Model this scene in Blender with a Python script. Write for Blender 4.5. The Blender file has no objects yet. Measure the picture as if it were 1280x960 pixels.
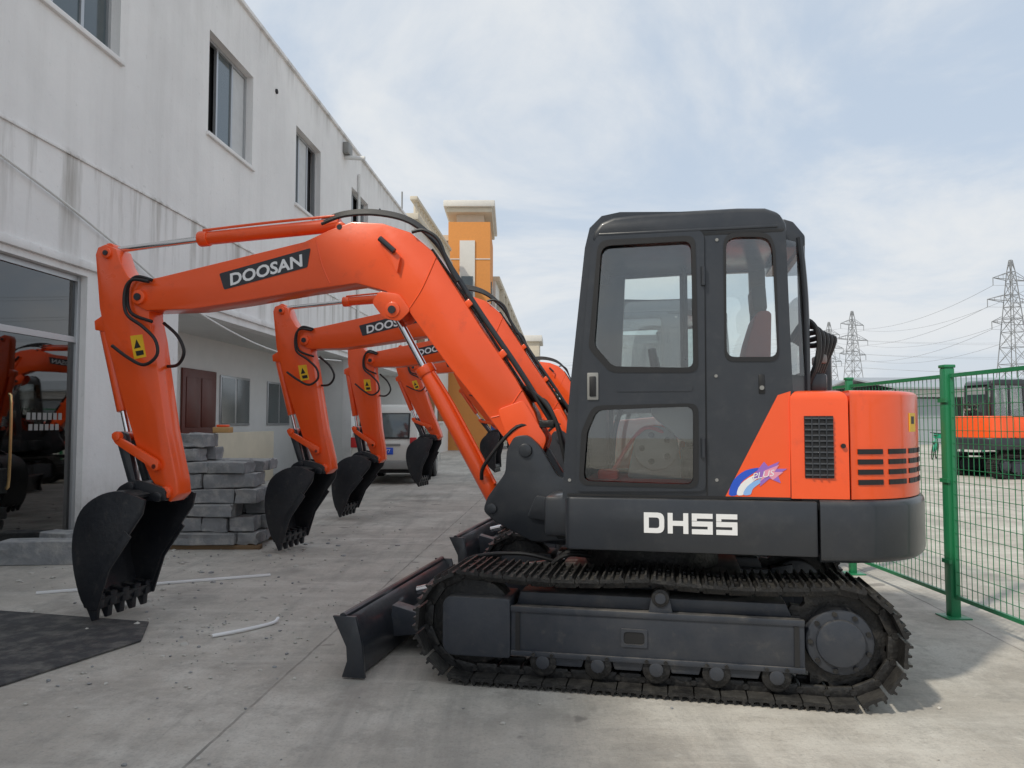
import bpy, bmesh, math, random
from mathutils import Vector, Matrix
from mathutils.geometry import tessellate_polygon
random.seed(7)
scene = bpy.context.scene
H = 1.45; PITCH = math.radians(2.86); FPX = 960.0

# ------------------------------------------------------------------ materials
def pmat(name, col, rough=.5, metal=0., var=.12, scale=3., bump=0., bscale=40., coat=0., col2=None, c2lo=.5, c2hi=.75, spec=.5, dust=None):
    m = bpy.data.materials.new(name); m.use_nodes = True
    nt = m.node_tree; N = nt.nodes; L = nt.links
    b = N['Principled BSDF']
    tc = N.new('ShaderNodeTexCoord')
    n = N.new('ShaderNodeTexNoise'); n.inputs['Scale'].default_value = scale; n.inputs['Detail'].default_value = 7; n.inputs['Roughness'].default_value = .6
    L.new(tc.outputs['Object'], n.inputs['Vector'])
    mx = N.new('ShaderNodeMix'); mx.data_type = 'RGBA'
    mx.inputs[6].default_value = (*[c*(1-var) for c in col], 1)
    mx.inputs[7].default_value = (*[min(1, c*(1+var)) for c in col], 1)
    L.new(n.outputs['Fac'], mx.inputs[0])
    out = mx.outputs[2]
    if col2:
        n2 = N.new('ShaderNodeTexNoise'); n2.inputs['Scale'].default_value = scale*2.3; n2.inputs['Detail'].default_value = 9; n2.inputs['Roughness'].default_value = .65
        L.new(tc.outputs['Object'], n2.inputs['Vector'])
        mr = N.new('ShaderNodeMapRange'); mr.inputs[1].default_value = c2lo; mr.inputs[2].default_value = c2hi
        L.new(n2.outputs['Fac'], mr.inputs[0])
        m2 = N.new('ShaderNodeMix'); m2.data_type = 'RGBA'
        L.new(mr.outputs[0], m2.inputs[0]); L.new(out, m2.inputs[6]); m2.inputs[7].default_value = (*col2, 1)
        out = m2.outputs[2]
    if dust:   # dust lying mostly on upward facing faces: (colour, amount)
        ge = N.new('ShaderNodeNewGeometry'); sp = N.new('ShaderNodeSeparateXYZ'); L.new(ge.outputs['Normal'], sp.inputs[0])
        mr = N.new('ShaderNodeMapRange'); mr.inputs[1].default_value = .2; mr.inputs[2].default_value = 1.; mr.inputs[3].default_value = .12; mr.inputs[4].default_value = 1
        L.new(sp.outputs['Z'], mr.inputs[0])
        n4 = N.new('ShaderNodeTexNoise'); n4.inputs['Scale'].default_value = 5; n4.inputs['Detail'].default_value = 10; n4.inputs['Roughness'].default_value = .7
        L.new(tc.outputs['Object'], n4.inputs['Vector'])
        m5 = N.new('ShaderNodeMapRange'); m5.inputs[1].default_value = .35; m5.inputs[2].default_value = .7; m5.inputs[4].default_value = dust[1]; L.new(n4.outputs['Fac'], m5.inputs[0])
        mu = N.new('ShaderNodeMath'); mu.operation = 'MULTIPLY'; L.new(mr.outputs[0], mu.inputs[0]); L.new(m5.outputs[0], mu.inputs[1])
        m2 = N.new('ShaderNodeMix'); m2.data_type = 'RGBA'
        L.new(mu.outputs[0], m2.inputs[0]); L.new(out, m2.inputs[6]); m2.inputs[7].default_value = (*dust[0], 1); out = m2.outputs[2]
    L.new(out, b.inputs['Base Color'])
    r = N.new('ShaderNodeMapRange'); r.inputs[3].default_value = max(0, rough-.12*(rough > .1)); r.inputs[4].default_value = min(1, rough+.12)
    L.new(n.outputs['Fac'], r.inputs[0]); L.new(r.outputs[0], b.inputs['Roughness'])
    b.inputs['Metallic'].default_value = metal
    b.inputs['Specular IOR Level'].default_value = spec
    if coat:
        b.inputs['Coat Weight'].default_value = coat; b.inputs['Coat Roughness'].default_value = .10
    if bump:
        n3 = N.new('ShaderNodeTexNoise'); n3.inputs['Scale'].default_value = bscale; n3.inputs['Detail'].default_value = 5
        L.new(tc.outputs['Object'], n3.inputs['Vector'])
        bp = N.new('ShaderNodeBump'); bp.inputs['Strength'].default_value = bump; bp.inputs['Distance'].default_value = .02
        L.new(n3.outputs['Fac'], bp.inputs['Height']); L.new(bp.outputs[0], b.inputs['Normal'])
    return m

def glassmat(name, tint, refl=1.0, rough=.02, base=.03):
    m = bpy.data.materials.new(name); m.use_nodes = True
    nt = m.node_tree; N = nt.nodes; L = nt.links
    N.remove(N['Principled BSDF'])
    t = N.new('ShaderNodeBsdfTransparent'); t.inputs[0].default_value = (*tint, 1)
    g = N.new('ShaderNodeBsdfGlossy'); g.inputs['Roughness'].default_value = rough
    fr = N.new('ShaderNodeFresnel'); fr.inputs[0].default_value = 1.5
    mu = N.new('ShaderNodeMath'); mu.operation = 'MULTIPLY_ADD'; mu.inputs[1].default_value = refl; mu.inputs[2].default_value = base
    L.new(fr.outputs[0], mu.inputs[0])
    mx = N.new('ShaderNodeMixShader')
    L.new(mu.outputs[0], mx.inputs[0]); L.new(t.outputs[0], mx.inputs[1]); L.new(g.outputs[0], mx.inputs[2])
    L.new(mx.outputs[0], N['Material Output'].inputs[0])
    return m

DUST = (.34, .31, .27)
ORANGE = pmat('orange_paint', (.90, .092, .008), .32, var=.08, scale=2.5, coat=.45, bump=.05, bscale=14, col2=(.62, .065, .015), c2lo=.58, c2hi=.85, dust=(DUST, .18))
CHAR = pmat('charcoal_paint', (.018, .022, .029), .34, var=.25, scale=3, coat=.3, bump=.06, bscale=12, col2=(.045, .046, .05), c2lo=.55, c2hi=.9, dust=(DUST, .22))
FRAME = pmat('track_frame_paint', (.024, .030, .042), .42, var=.25, scale=4, bump=.10, bscale=16, col2=(.085, .082, .078), c2lo=.56, c2hi=.85, dust=(DUST, .6))
BLACK = pmat('black_rubber', (.012, .012, .013), .5, var=.3)
BUCKET = pmat('bucket_black_steel', (.011, .013, .018), .34, var=.4, scale=6, bump=.18, bscale=20, col2=(.06, .055, .05), c2lo=.57, c2hi=.8, dust=(DUST, .3))
STEEL = pmat('worn_track_steel', (.017, .017, .018), .45, metal=.35, var=.4, scale=9, bump=.35, bscale=40, col2=(.075, .07, .063), c2lo=.52, c2hi=.8, dust=((.22, .21, .19), .6))
CHROME = pmat('chrome_rod', (.75, .75, .76), .12, metal=1., var=.05)
WHITE = pmat('white_decal', (.8, .8, .8), .45, var=.04)
YELLOW = pmat('yellow_label', (.85, .5, .02), .45, var=.05)
SEATM = pmat('seat_vinyl', (.32, .05, .025), .6, var=.3)
REDM = pmat('red_floor_mat', (.6, .04, .015), .5, var=.3, scale=8)
GREYM = pmat('grey_plastic', (.24, .24, .23), .5, var=.15)
BLUED = pmat('blue_decal', (.02, .09, .55), .4)
LBLUE = pmat('light_blue_decal', (.25, .45, .8), .4)
PURP = pmat('purple_decal', (.30, .14, .5), .4)
PINKD = pmat('pink_decal', (.75, .3, .42), .4)
CGLASS = glassmat('cab_glass', (.95, .975, .965), 1.3, .01, .05)
RED = pmat('red_plastic', (.5, .02, .02), .3)

# ------------------------------------------------------------------ mesh builder
def catmull(pts, n=6, closed=False):
    P = [Vector(p) for p in pts]; out = []
    m = len(P)
    rng = m if closed else m-1
    for i in range(rng):
        if closed:
            p0, p1, p2, p3 = P[(i-1) % m], P[i], P[(i+1) % m], P[(i+2) % m]
        else:
            p0 = P[max(i-1, 0)]; p1 = P[i]; p2 = P[i+1]; p3 = P[min(i+2, m-1)]
        for k in range(n):
            t = k/n
            out.append(.5*((2*p1)+(-p0+p2)*t+(2*p0-5*p1+4*p2-p3)*t*t+(-p0+3*p1-3*p2+p3)*t**3))
    if not closed: out.append(P[-1])
    return out

def roundpoly(pts, r, n=4):
    out = []; m = len(pts)
    rs = r if isinstance(r, (list, tuple)) else [r]*m
    for i in range(m):
        a = Vector(pts[i-1]); b = Vector(pts[i]); c = Vector(pts[(i+1) % m]); rr = rs[i]
        if rr <= 0: out.append(tuple(b)); continue
        d1 = min(rr, (a-b).length*.48); d2 = min(rr, (c-b).length*.48)
        p = b+(a-b).normalized()*d1; q = b+(c-b).normalized()*d2
        for k in range(n+1):
            t = k/n
            out.append(tuple((1-t)**2*p+2*t*(1-t)*b+t*t*q))
    return out

RZ90 = Matrix.Rotation(math.pi/2, 4, 'Z')

class MB:
    def __init__(s): s.bm = bmesh.new(); s.mats = []
    def mi(s, m):
        if m not in s.mats: s.mats.append(m)
        return s.mats.index(m)
    def add(s, bm, m, M=None, recalc=True):
        if recalc: bmesh.ops.recalc_face_normals(bm, faces=bm.faces)
        if M is not None: bmesh.ops.transform(bm, matrix=M, verts=bm.verts)
        if M is not None and M.determinant() < 0: bmesh.ops.reverse_faces(bm, faces=bm.faces)
        i = s.mi(m)
        for f in bm.faces: f.material_index = i; f.smooth = True
        me = bpy.data.meshes.new('tmp'); bm.to_mesh(me); bm.free()
        s.bm.from_mesh(me); bpy.data.meshes.remove(me)
    def bev(s, bm, w, seg=2, flt=None):
        if w <= 0: return
        es = [e for e in bm.edges if len(e.link_faces) == 2 and e.calc_face_angle(0) > .45 and (flt is None or flt(e))]
        if es: bmesh.ops.bevel(bm, geom=es, offset=w, segments=seg, affect='EDGES', profile=.5, clamp_overlap=True)
    def box(s, c, size, m, bev=0, M=None, rot=None):
        bm = bmesh.new(); bmesh.ops.create_cube(bm, size=1)
        bmesh.ops.scale(bm, vec=size, verts=bm.verts)
        s.bev(bm, bev)
        T = Matrix.Translation(c)
        if rot is not None: T = T @ rot
        if M is not None: T = M @ T
        s.add(bm, m, T)
    def b2(s, x0, x1, y0, y1, z0, z1, m, bev=0, M=None):
        s.box(((x0+x1)/2, (y0+y1)/2, (z0+z1)/2), (abs(x1-x0), abs(y1-y0), abs(z1-z0)), m, bev, M)
    def prism(s, pts, y0, y1, m, bev=0, M=None, seg=2, flt=None):
        bm = bmesh.new()
        a = [bm.verts.new((p[0], y0, p[1])) for p in pts]; b = [bm.verts.new((p[0], y1, p[1])) for p in pts]
        bm.faces.new(a); bm.faces.new(b[::-1]); n = len(pts)
        for i in range(n): bm.faces.new((a[i], b[i], b[(i+1) % n], a[(i+1) % n]))
        bmesh.ops.recalc_face_normals(bm, faces=bm.faces)
        s.bev(bm, bev, seg, flt); s.add(bm, m, M)
    def plan(s, pts, z0, z1, m, bev=0, M=None, seg=2, flt=None, top=None):
        bm = bmesh.new()
        tp = top or pts
        a = [bm.verts.new((p[0], p[1], z0)) for p in pts]; b = [bm.verts.new((p[0], p[1], z1)) for p in tp]
        bm.faces.new(a); bm.faces.new(b[::-1]); n = len(pts)
        for i in range(n): bm.faces.new((a[i], b[i], b[(i+1) % n], a[(i+1) % n]))
        bmesh.ops.recalc_face_normals(bm, faces=bm.faces)
        s.bev(bm, bev, seg, flt); s.add(bm, m, M)
    def holes(s, outer, hs, y0, y1, m, M=None):
        loops = [outer]+hs
        flat = [p for l in loops for p in l]
        tris = tessellate_polygon([[Vector((p[0], p[1], 0)) for p in l] for l in loops])
        bm = bmesh.new()
        a = [bm.verts.new((p[0], y0, p[1])) for p in flat]; b = [bm.verts.new((p[0], y1, p[1])) for p in flat]
        for t in tris:
            try:
                bm.faces.new([a[i] for i in t]); bm.faces.new([b[i] for i in t][::-1])
            except ValueError: pass
        o = 0
        for l in loops:
            n = len(l)
            for i in range(n):
                j = (i+1) % n
                bm.faces.new((a[o+i], b[o+i], b[o+j], a[o+j]))
            o += n
        s.add(bm, m, M)
    def ring(s, pts, w, y0, y1, m, M=None):
        c = sum((Vector(p) for p in pts), Vector((0, 0)))/len(pts)
        inner = []
        for p in pts:
            v = Vector(p)-c
            inner.append((c.x+v.x*(1-w/abs(v.length)), c.y+v.y*(1-w/abs(v.length))))
        s.holes(pts, [inner], y0, y1, m, M)
    def cyl(s, p0, p1, r, m, seg=16, r2=None, M=None, bev=0):
        p0 = Vector(p0); p1 = Vector(p1); d = p1-p0
        bm = bmesh.new()
        bmesh.ops.create_cone(bm, cap_ends=True, segments=seg, radius1=r, radius2=r if r2 is None else r2, depth=d.length)
        if bev: s.bev(bm, bev, 2, lambda e: e.calc_face_angle(0) > 1)
        T = Matrix.Translation((p0+p1)/2) @ d.to_track_quat('Z', 'Y').to_matrix().to_4x4()
        if M is not None: T = M @ T
        s.add(bm, m, T)
    def tube(s, pts, r, m, seg=8, n=6, smooth=True, M=None):
        P = catmull(pts, n) if smooth else [Vector(p) for p in pts]
        bm = bmesh.new(); rings = []
        prev = None
        for i, p in enumerate(P):
            t = (P[min(i+1, len(P)-1)]-P[max(i-1, 0)])
            if t.length < 1e-6: t = Vector((1, 0, 0))
            t.normalize()
            if prev is None:
                prev = t.orthogonal().normalized()
            prev = (prev-t*prev.dot(t))
            if prev.length < 1e-5: prev = t.orthogonal()
            prev.normalize(); q = t.cross(prev)
            rings.append([bm.verts.new(p+(prev*math.cos(2*math.pi*k/seg)+q*math.sin(2*math.pi*k/seg))*r) for k in range(seg)])
        for i in range(len(rings)-1):
            for k in range(seg):
                bm.faces.new((rings[i][k], rings[i][(k+1) % seg], rings[i+1][(k+1) % seg], rings[i+1][k]))
        bm.faces.new(rings[0]); bm.faces.new(rings[-1][::-1])
        s.add(bm, m, M)
    def quad(s, ps, m, M=None):
        bm = bmesh.new(); bm.faces.new([bm.verts.new(p) for p in ps]); s.add(bm, m, M, recalc=False)
    def text(s, body, M, size, m, xs=1., shear=0., bold=0., ext=.001):
        cu = bpy.data.curves.new('t', 'FONT'); cu.body = body; cu.size = size; cu.shear = shear; cu.offset = bold
        cu.extrude = ext; cu.align_x = 'CENTER'; cu.align_y = 'CENTER'; cu.resolution_u = 3
        ob = bpy.data.objects.new('t', cu); scene.collection.objects.link(ob)
        dg = bpy.context.evaluated_depsgraph_get(); dg.update()
        me = bpy.data.meshes.new_from_object(ob.evaluated_get(dg))
        bm = bmesh.new(); bm.from_mesh(me); bmesh.ops.scale(bm, vec=(xs, 1, 1), verts=bm.verts)
        bpy.data.objects.remove(ob); bpy.data.curves.remove(cu); bpy.data.meshes.remove(me)
        s.add(bm, m, M, recalc=False)
    def obj(s, name, parent=None, angle=32):
        me = bpy.data.meshes.new(name); s.bm.to_mesh(me); s.bm.free()
        for m in s.mats: me.materials.append(m)
        me.set_sharp_from_angle(angle=math.radians(angle))
        ob = bpy.data.objects.new(name, me); scene.collection.objects.link(ob)
        if parent: ob.parent = parent
        return ob

def empty(name, loc=(0, 0, 0), rz=0):
    e = bpy.data.objects.new(name, None); e.location = loc; e.rotation_euler = (0, 0, rz)
    e.empty_display_size = .3
    scene.collection.objects.link(e); return e

# ------------------------------------------------------------------ excavator side elevation (measured from photo -> metres)
YAW = math.radians(12); C = Vector((.898, 5.01)); Fv = Vector((-math.cos(YAW), math.sin(YAW))); Lv = Vector((-math.sin(YAW), -math.cos(YAW)))
def el(px, py, yl=0.):
    u = (px-640)/FPX; v = (480-py)/FPX
    d = Vector((u, math.cos(PITCH)-v*math.sin(PITCH))); dz = math.sin(PITCH)+v*math.cos(PITCH)
    t = (yl+C.dot(Lv))/d.dot(Lv)
    return ((d*t-C).dot(Fv), H+dz*t)
def E(pts, y): return [el(a, b, y) for a, b in pts]
def p3(px, py, y): a = el(px, py, y); return (a[0], y, a[1])

exc = empty('excavator', (C.x, C.y, 0), math.pi-YAW)

# ---- tracks
def track_path():
    xf, xr, zc, r = .975, -.975, .325, .27
    pts = []
    n = 40
    for i in range(n+1):
        t = i/n; x = xf+(xr-xf)*t
        sag = .022*abs(math.sin(math.pi*2*t))
        pts.append(Vector((x, zc+r-sag)))
    for i in range(1, 24): a = math.pi/2+math.pi*i/24; pts.append(Vector((xr+r*math.cos(a), zc+r*math.sin(a))))
    for i in range(n+1): t = i/n; pts.append(Vector((xr+(xf-xr)*t, zc-r)))
    for i in range(1, 24): a = -math.pi/2+math.pi*i/24; pts.append(Vector((xf+r*math.cos(a), zc+r*math.sin(a))))
    return pts
def resample(pts, N):
    P = pts+[pts[0]]; L = [0]
    for i in range(len(P)-1): L.append(L[-1]+(P[i+1]-P[i]).length)
    out = []; j = 0
    for k in range(N):
        d = L[-1]*k/N
        while L[j+1] < d: j += 1
        t = (d-L[j])/(L[j+1]-L[j]); out.append((P[j].lerp(P[j+1], t), (P[j+1]-P[j]).normalized()))
    return out, L[-1]
shoes, tl = resample(track_path(), 42); pitch = tl/42
for side in (1, -1):
    mb = MB(); yc = .73*side
    for p, t in shoes:
        nrm = Vector((-t.y, t.x)); nrm = -nrm
        if nrm.dot(p-Vector((max(-.975, min(.975, p.x)), .325))) < 0: nrm = -nrm
        jr = random.uniform(-.012, .012)
        M = Matrix(((t.x, 0, nrm.x, p.x), (0, 1, 0, yc), (t.y, 0, nrm.y, p.y), (0, 0, 0, 1))) @ Matrix.Rotation(jr, 4, 'Y')
        mb.prism([(-pitch*.49, .026), (-pitch*.44, .034), (-pitch*.2, .028), (pitch*.2, .028), (pitch*.44, .034), (pitch*.49, .024), (pitch*.47, .010), (-pitch*.47, .012)], -.20, .20, STEEL, 0, M)
        for gx in (-.046, .0, .046): mb.prism([(gx-.009, .028), (gx-.005, .050-(.004 if gx == 0 else 0)), (gx+.005, .050-(.004 if gx == 0 else 0)), (gx+.009, .028)], -.198, .198, STEEL, 0, M)
        for ly in (-.075, .075): mb.box((0, ly, -.012), (pitch*.9, .028, .055), STEEL, .006, M)
        mb.cyl((pitch/2, -.095, -.012), (pitch/2, .095, -.012), .017, STEEL, 8, M=M)
        for gx in (-.023, .023):
            for ly in (-.06, .06): mb.box((gx, ly*side, .036), (.014, .014, .012), STEEL, 0, M)
    mb.obj('track_shoes', exc)
    mb = MB(); o = side
    def Y(a): return a*o
    mb.prism(roundpoly([(-.80, .175), (-.80, .43), (.74, .43), (.74, .175)], .02), Y(.56), Y(.872), FRAME, .008)
    mb.prism([(-.75, .43), (-.72, .50), (.70, .50), (.72, .43)], Y(.60), Y(.80), FRAME, .008)
    mb.prism(roundpoly([(.742, .15), (.742, .475), (1.10, .475), (1.13, .44), (1.13, .19), (1.09, .15)], .02), Y(.60), Y(.885), FRAME, .01)
    mb.prism([(-.80, .405), (-.80, .437), (.74, .437), (.74, .405)], Y(.85), Y(.882), FRAME, .004)
    mb.prism([(-.80, .168), (-.80, .196), (.74, .196), (.74, .168)], Y(.85), Y(.884), FRAME, .004)
    for x in (.70, -.76): mb.b2(x-.012, x+.012, Y(.872), Y(.878), .198, .403, BLACK)
    mb.holes(roundpoly([(-.005, .25), (-.005, .345), (.135, .345), (.135, .25)], .01), [roundpoly([(.01, .265), (.01, .33), (.12, .33), (.12, .265)], .02)], Y(.872), Y(.880), FRAME)
    mb.prism(roundpoly([(.01, .265), (.01, .33), (.12, .33), (.12, .265)], .02), Y(.873), Y(.8745), BLACK)
    for x in (-.66, -.36, -.05, .26, .56):
        mb.cyl((x, Y(.60), .135), (x, Y(.865), .135), .075, STEEL, 20, bev=.01)
        mb.cyl((x, Y(.865), .14), (x, Y(.885), .14), .038, FRAME, 14, bev=.005)
        for dx in (-.05, .05): mb.cyl((x+dx, Y(.884), .182), (x+dx, Y(.892), .182), .011, STEEL, 6)
    for x in (-.5, -.2, .1, .42): mb.prism([(x-.07, .12), (x-.09, .178), (x+.09, .178), (x+.07, .12)], Y(.80), Y(.86), FRAME, .006)
    mb.cyl((-.075, Y(.62), .515), (-.075, Y(.88), .515), .048, STEEL, 18, bev=.008)
    mb.cyl((-.075, Y(.88), .515), (-.075, Y(.89), .515), .028, FRAME, 12)
    mb.prism([(-.14, .43), (-.12, .53), (-.03, .53), (-.01, .43)], Y(.84), Y(.868), FRAME, .006)
    mb.cyl((.975, Y(.66), .325), (.975, Y(.80), .325), .245, STEEL, 32, bev=.015)
    mb.cyl((.975, Y(.60), .325), (.975, Y(.86), .325), .09, FRAME, 20, bev=.01)
    gp = []
    for k in range(15*4):
        a = 2*math.pi*k/60; rr = (.232, .275, .275, .232)[k % 4]
        gp.append((-.975+rr*math.cos(a), .325+rr*math.sin(a)))
    mb.prism(gp, Y(.70), Y(.76), STEEL, 0)
    mb.cyl((-.975, Y(.60), .325), (-.975, Y(.84), .325), .17, FRAME, 28, bev=.02)
    mb.cyl((-.975, Y(.84), .325), (-.975, Y(.87), .325), .12, FRAME, 24, bev=.01)
    for k in range(9):
        a = 2*math.pi*k/9; mb.cyl((-.975+.145*math.cos(a), Y(.84), .325+.145*math.sin(a)), (-.975+.145*math.cos(a), Y(.852), .325+.145*math.sin(a)), .013, STEEL, 6)
    mb.prism([(-.80, .2), (-.80, .44), (-.95, .47), (-.95, .2)], Y(.57), Y(.66), FRAME, .01)
    mb.obj('track_frame', exc)

# ---- carbody, slew ring, blade
mb = MB()
mb.plan(roundpoly([(.55, .56), (-.55, .56), (-.55, -.56), (.55, -.56)], .1), .28, .56, FRAME, .02)
for sx in (.4, -.4): mb.b2(sx-.12, sx+.12, -.62, .62, .25, .46, FRAME, .02)
mb.cyl((0, 0, .56), (0, 0, .70), .42, STEEL, 40, bev=.01)
mb.cyl((0, 0, .70), (0, 0, .765), .47, FRAME, 40, bev=.01)
for k in range(24):
    a = 2*math.pi*k/24; mb.cyl((.445*math.cos(a), .445*math.sin(a), .69), (.445*math.cos(a), .445*math.sin(a), .71), .014, STEEL, 6)
for i in range(3): mb.tube([(.30, .2-.1*i, .60), (.52, .28-.1*i, .62), (.66, .25-.12*i, .48), (.62, .1, .40)], .014, BLACK)
mb.obj('carbody', exc)
mb = MB()
bp = [(1.60, .012), (1.66, .02), (1.635, .10), (1.64, .19), (1.69, .30), (1.73, .345), (1.70, .352), (1.655, .32), (1.60, .22), (1.585, .11)]
mb.prism(bp, -.95, .95, CHAR, .004)
for y in (.95, -.95): mb.prism([(1.56, .01), (1.70, .01), (1.67, .1), (1.675, .18), (1.76, .35), (1.62, .35), (1.58, .2)], y-.012, y+.012, CHAR, .003)
mb.tube([(1.70, -.95, .345), (1.70, .95, .345)], .022, CHAR, 10, 2)
for y in (.38, -.38):
    mb.prism([(.5, .30), (.5, .40), (1.0, .34), (1.60, .22), (1.60, .12), (1.0, .22)], y-.045, y+.045, FRAME, .008)
    mb.prism([(1.2, .2), (1.6, .3), (1.62, .1), (1.3, .14)], y-.06, y+.06, FRAME, .008)
mb.cyl((.55, 0, .50), (1.1, 0, .42), .055, CHAR, 16, bev=.008); mb.cyl((1.1, 0, .42), (1.58, 0, .30), .028, CHROME, 12)
mb.tube([(.5, .12, .52), (.8, .16, .60), (1.15, .12, .56), (1.3, .06, .44)], .014, BLACK)
mb.b2(1.35, 1.6, -.42, .42, .13, .2, FRAME, .01)
mb.obj('dozer_blade', exc)

# ---- house
def tail(x0, off=0.):
    k = [(-.90, .9), (-1.06, .885), (-1.22, .82), (-1.36, .70), (-1.47, .50), (-1.54, .25), (-1.56, 0)]
    k = k+[(x, -y) for x, y in k[::-1][1:]]
    c = catmull([(x, y, 0) for x, y in k], 4)
    pts = [(x0, .9+off)]
    for p in c:
        if p.x < x0-.01:
            v = Vector((p.x+.6, p.y)).normalized()
            pts.append((p.x+v.x*off, p.y+v.y*off))
    pts.append((x0, -.9-off)); return pts
mb = MB()
mb.plan(roundpoly([(.435, .90), (-.872, .90), (-.872, -.90), (.30, -.90), (.435, -.75)], [.05, 0, 0, .05, .05]), .76, 1.045, CHAR, .014)
mb.plan(tail(-.880, .012), .735, 1.055, CHAR, .035, seg=3, flt=lambda e: not all(v.co.x > -.89 for v in e.verts))
mb.plan(tail(-.80, -.03), 1.0, 1.5, BLACK)
mb.obj('platform_and_counterweight', exc)
mb = MB()
top = lambda x0: (lambda e: all(v.co.z > 1.55 for v in e.verts) and not all(abs(v.co.x-x0) < .004 for v in e.verts))
mb.plan([(-.745, .895), (-1.028, .895*.985), (-1.028, -.88), (-.745, -.895)], 1.058, 1.615, ORANGE, .05, seg=4, flt=lambda e: all(v.co.z > 1.55 for v in e.verts) and all(abs(v.co.y) > .8 for v in e.verts))
mb.plan(tail(-1.036, -.012), 1.058, 1.615, ORANGE, .10, seg=5, flt=top(-1.036))
g0 = el(1005, 520, .895); g1 = el(1043, 598, .895)
mb.b2(g1[0], g0[0], .889, .896, g1[1], g0[1], BLACK)
n = 11
for k in range(n):
    z = g1[1]+(g0[1]-g1[1])*(k+.5)/n
    mb.box(((g0[0]+g1[0])/2, .899, z), ((g0[0]-g1[0])*.98, .010, .009), CHAR, 0, rot=Matrix.Rotation(.5, 4, 'X'))
for k in range(1, 4):
    x = g1[0]+(g0[0]-g1[0])*k/4; mb.b2(x-.003, x+.003, .896, .906, g1[1], g0[1], CHAR)
tl_ = tail(-1.036, -.012)
def tailpt(d):
    acc = 0
    for i in range(len(tl_)-1):
        a = Vector(tl_[i]); b = Vector(tl_[i+1]); l = (b-a).length
        if acc+l >= d: return a.lerp(b, (d-acc)/l), (b-a).normalized()
        acc += l
    return a, (b-a).normalized()
for row in range(4):
    z = 1.30-row*.052
    for c0 in (.05, .23, .41, .59):
        for k in range(4):
            p, t = tailpt(c0+.0345*k+.01)
            M = Matrix(((t.x, -t.y, 0, p.x), (t.y, t.x, 0, p.y), (0, 0, 1, z), (0, 0, 0, 1)))
            mb.box((0, 0, 0), (.038, .010, .026), BLACK, 0, M)
p, t = tailpt(.47)
M = Matrix(((t.x, -t.y, 0, p.x), (t.y, t.x, 0, p.y), (0, 0, 1, 1.45), (0, 0, 0, 1)))
mb.box((0, 0, 0), (.10, .006, .10), YELLOW, 0, M)
mb.box((0, 0, .012), (.05, .008, .04), BLACK, 0, M)
mb.cyl((-1.0, .885, 1.33), (-1.0, .899, 1.33), .012, BLACK, 10)
mb.obj('engine_cover', exc)
mb = MB()
mb.prism(roundpoly([(.42, 1.045), (.40, 1.34), (.28, 1.46), (-.74, 1.55), (-.74, 1.045)], .06), -.90, -.18, ORANGE, .03)
mb.b2(-.70, -.2, -.86, -.25, 1.5, 1.60, ORANGE, .04)
mb.obj('side_tank', exc)
mb = MB()
mb.cyl((-1.15, -.35, 1.6), (-1.15, -.35, 1.95), .035, CHAR, 14)
for i in range(5):
    y = .66-.05*i; b = -.90-.02*i
    mb.tube([(b+.06, y, 1.58), (b-.02, y, 1.78), (b-.03-.01*i, y, 1.93), (b+.03, y-.02, 2.01-.03*i), (b+.11, y-.05, 1.9)], .015, BLACK)
mb.box((-.93, .55, 1.66), (.10, .16, .12), CHAR, .02); mb.box((-.96, .5, 1.80), (.05, .2, .05), GREYM, .01)
mb.obj('exhaust_and_hoses', exc)

# ---- cab
YS = .88
side_out = E([(703, 624), (706, 560), (713, 480), (722, 395), (731, 310), (737, 285), (752, 270), (775, 265), (960, 264), (975, 269), (982, 285), (987, 400), (991, 488), (989, 624)], YS)
win_r = roundpoly(E([(904, 291), (962, 290), (969, 310), (974, 452), (906, 452)], YS), [.07, .07, .03, .05, .05])
dwin_u = roundpoly(E([(748, 301), (869, 295), (873, 466), (763, 466), (736, 436)], YS), [.06, .05, .05, .04, .03])
dwin_l = roundpoly(E([(741, 507), (873, 504), (873, 610), (724, 606), (727, 540)], YS), [.05, .05, .05, .05, .02])
mb = MB()
mb.holes(side_out, [win_r, dwin_u, dwin_l], YS-.045, YS, CHAR)
r_out = [(x, z) for x, z in side_out]
RW = [[(.20, 1.62), (.16, 2.42), (-.20, 2.43), (-.20, 1.62)], [(-.25, 1.62), (-.25, 2.43), (-.64, 2.43), (-.66, 1.62)], [(.26, 1.14), (.24, 1.55), (-.60, 1.55), (-.60, 1.14)]]
mb.holes(r_out, RW, -.14, -.10, CHAR)
door = roundpoly(E([(720, 614), (723, 500), (731, 410), (741, 292), (880, 288), (882, 614)], YS), [.04, .02, .02, .10, .05, .04])
mb.holes(door, [dwin_u, dwin_l], YS+.001, YS+.014, CHAR)
mb.ring(dwin_u, .035, YS+.006, YS+.019, BLACK); mb.ring(dwin_l, .03, YS+.006, YS+.019, BLACK); mb.ring(win_r, .025, YS-.01, YS+.006, BLACK)
rp = [(.292, 2.44), (.275, 2.51), (.235, 2.56), (.16, 2.588), (0, 2.596), (-.5, 2.596), (-.64, 2.588), (-.71, 2.56), (-.745, 2.50), (-.75, 2.44)]
mb.prism(rp, -.15, .887, CHAR, .03, seg=3)
R = Matrix(((0, 1, 0, -.86), (1, 0, 0, 0), (0, 0, 1, 0), (0, 0, 0, 1)))
mb.holes([(-.14, 1.05), (.72, 1.05), (.72, 2.45), (-.14, 2.45)], [[(-.05, 1.72), (.66, 1.72), (.64, 2.38), (-.05, 2.38)]], 0, .03, CHAR, R)
mb.quad([(-.745, .875, 1.05), (-.86, .72, 1.05), (-.86, .72, 1.70), (-.745, .875, 1.70)], CHAR)
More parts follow.
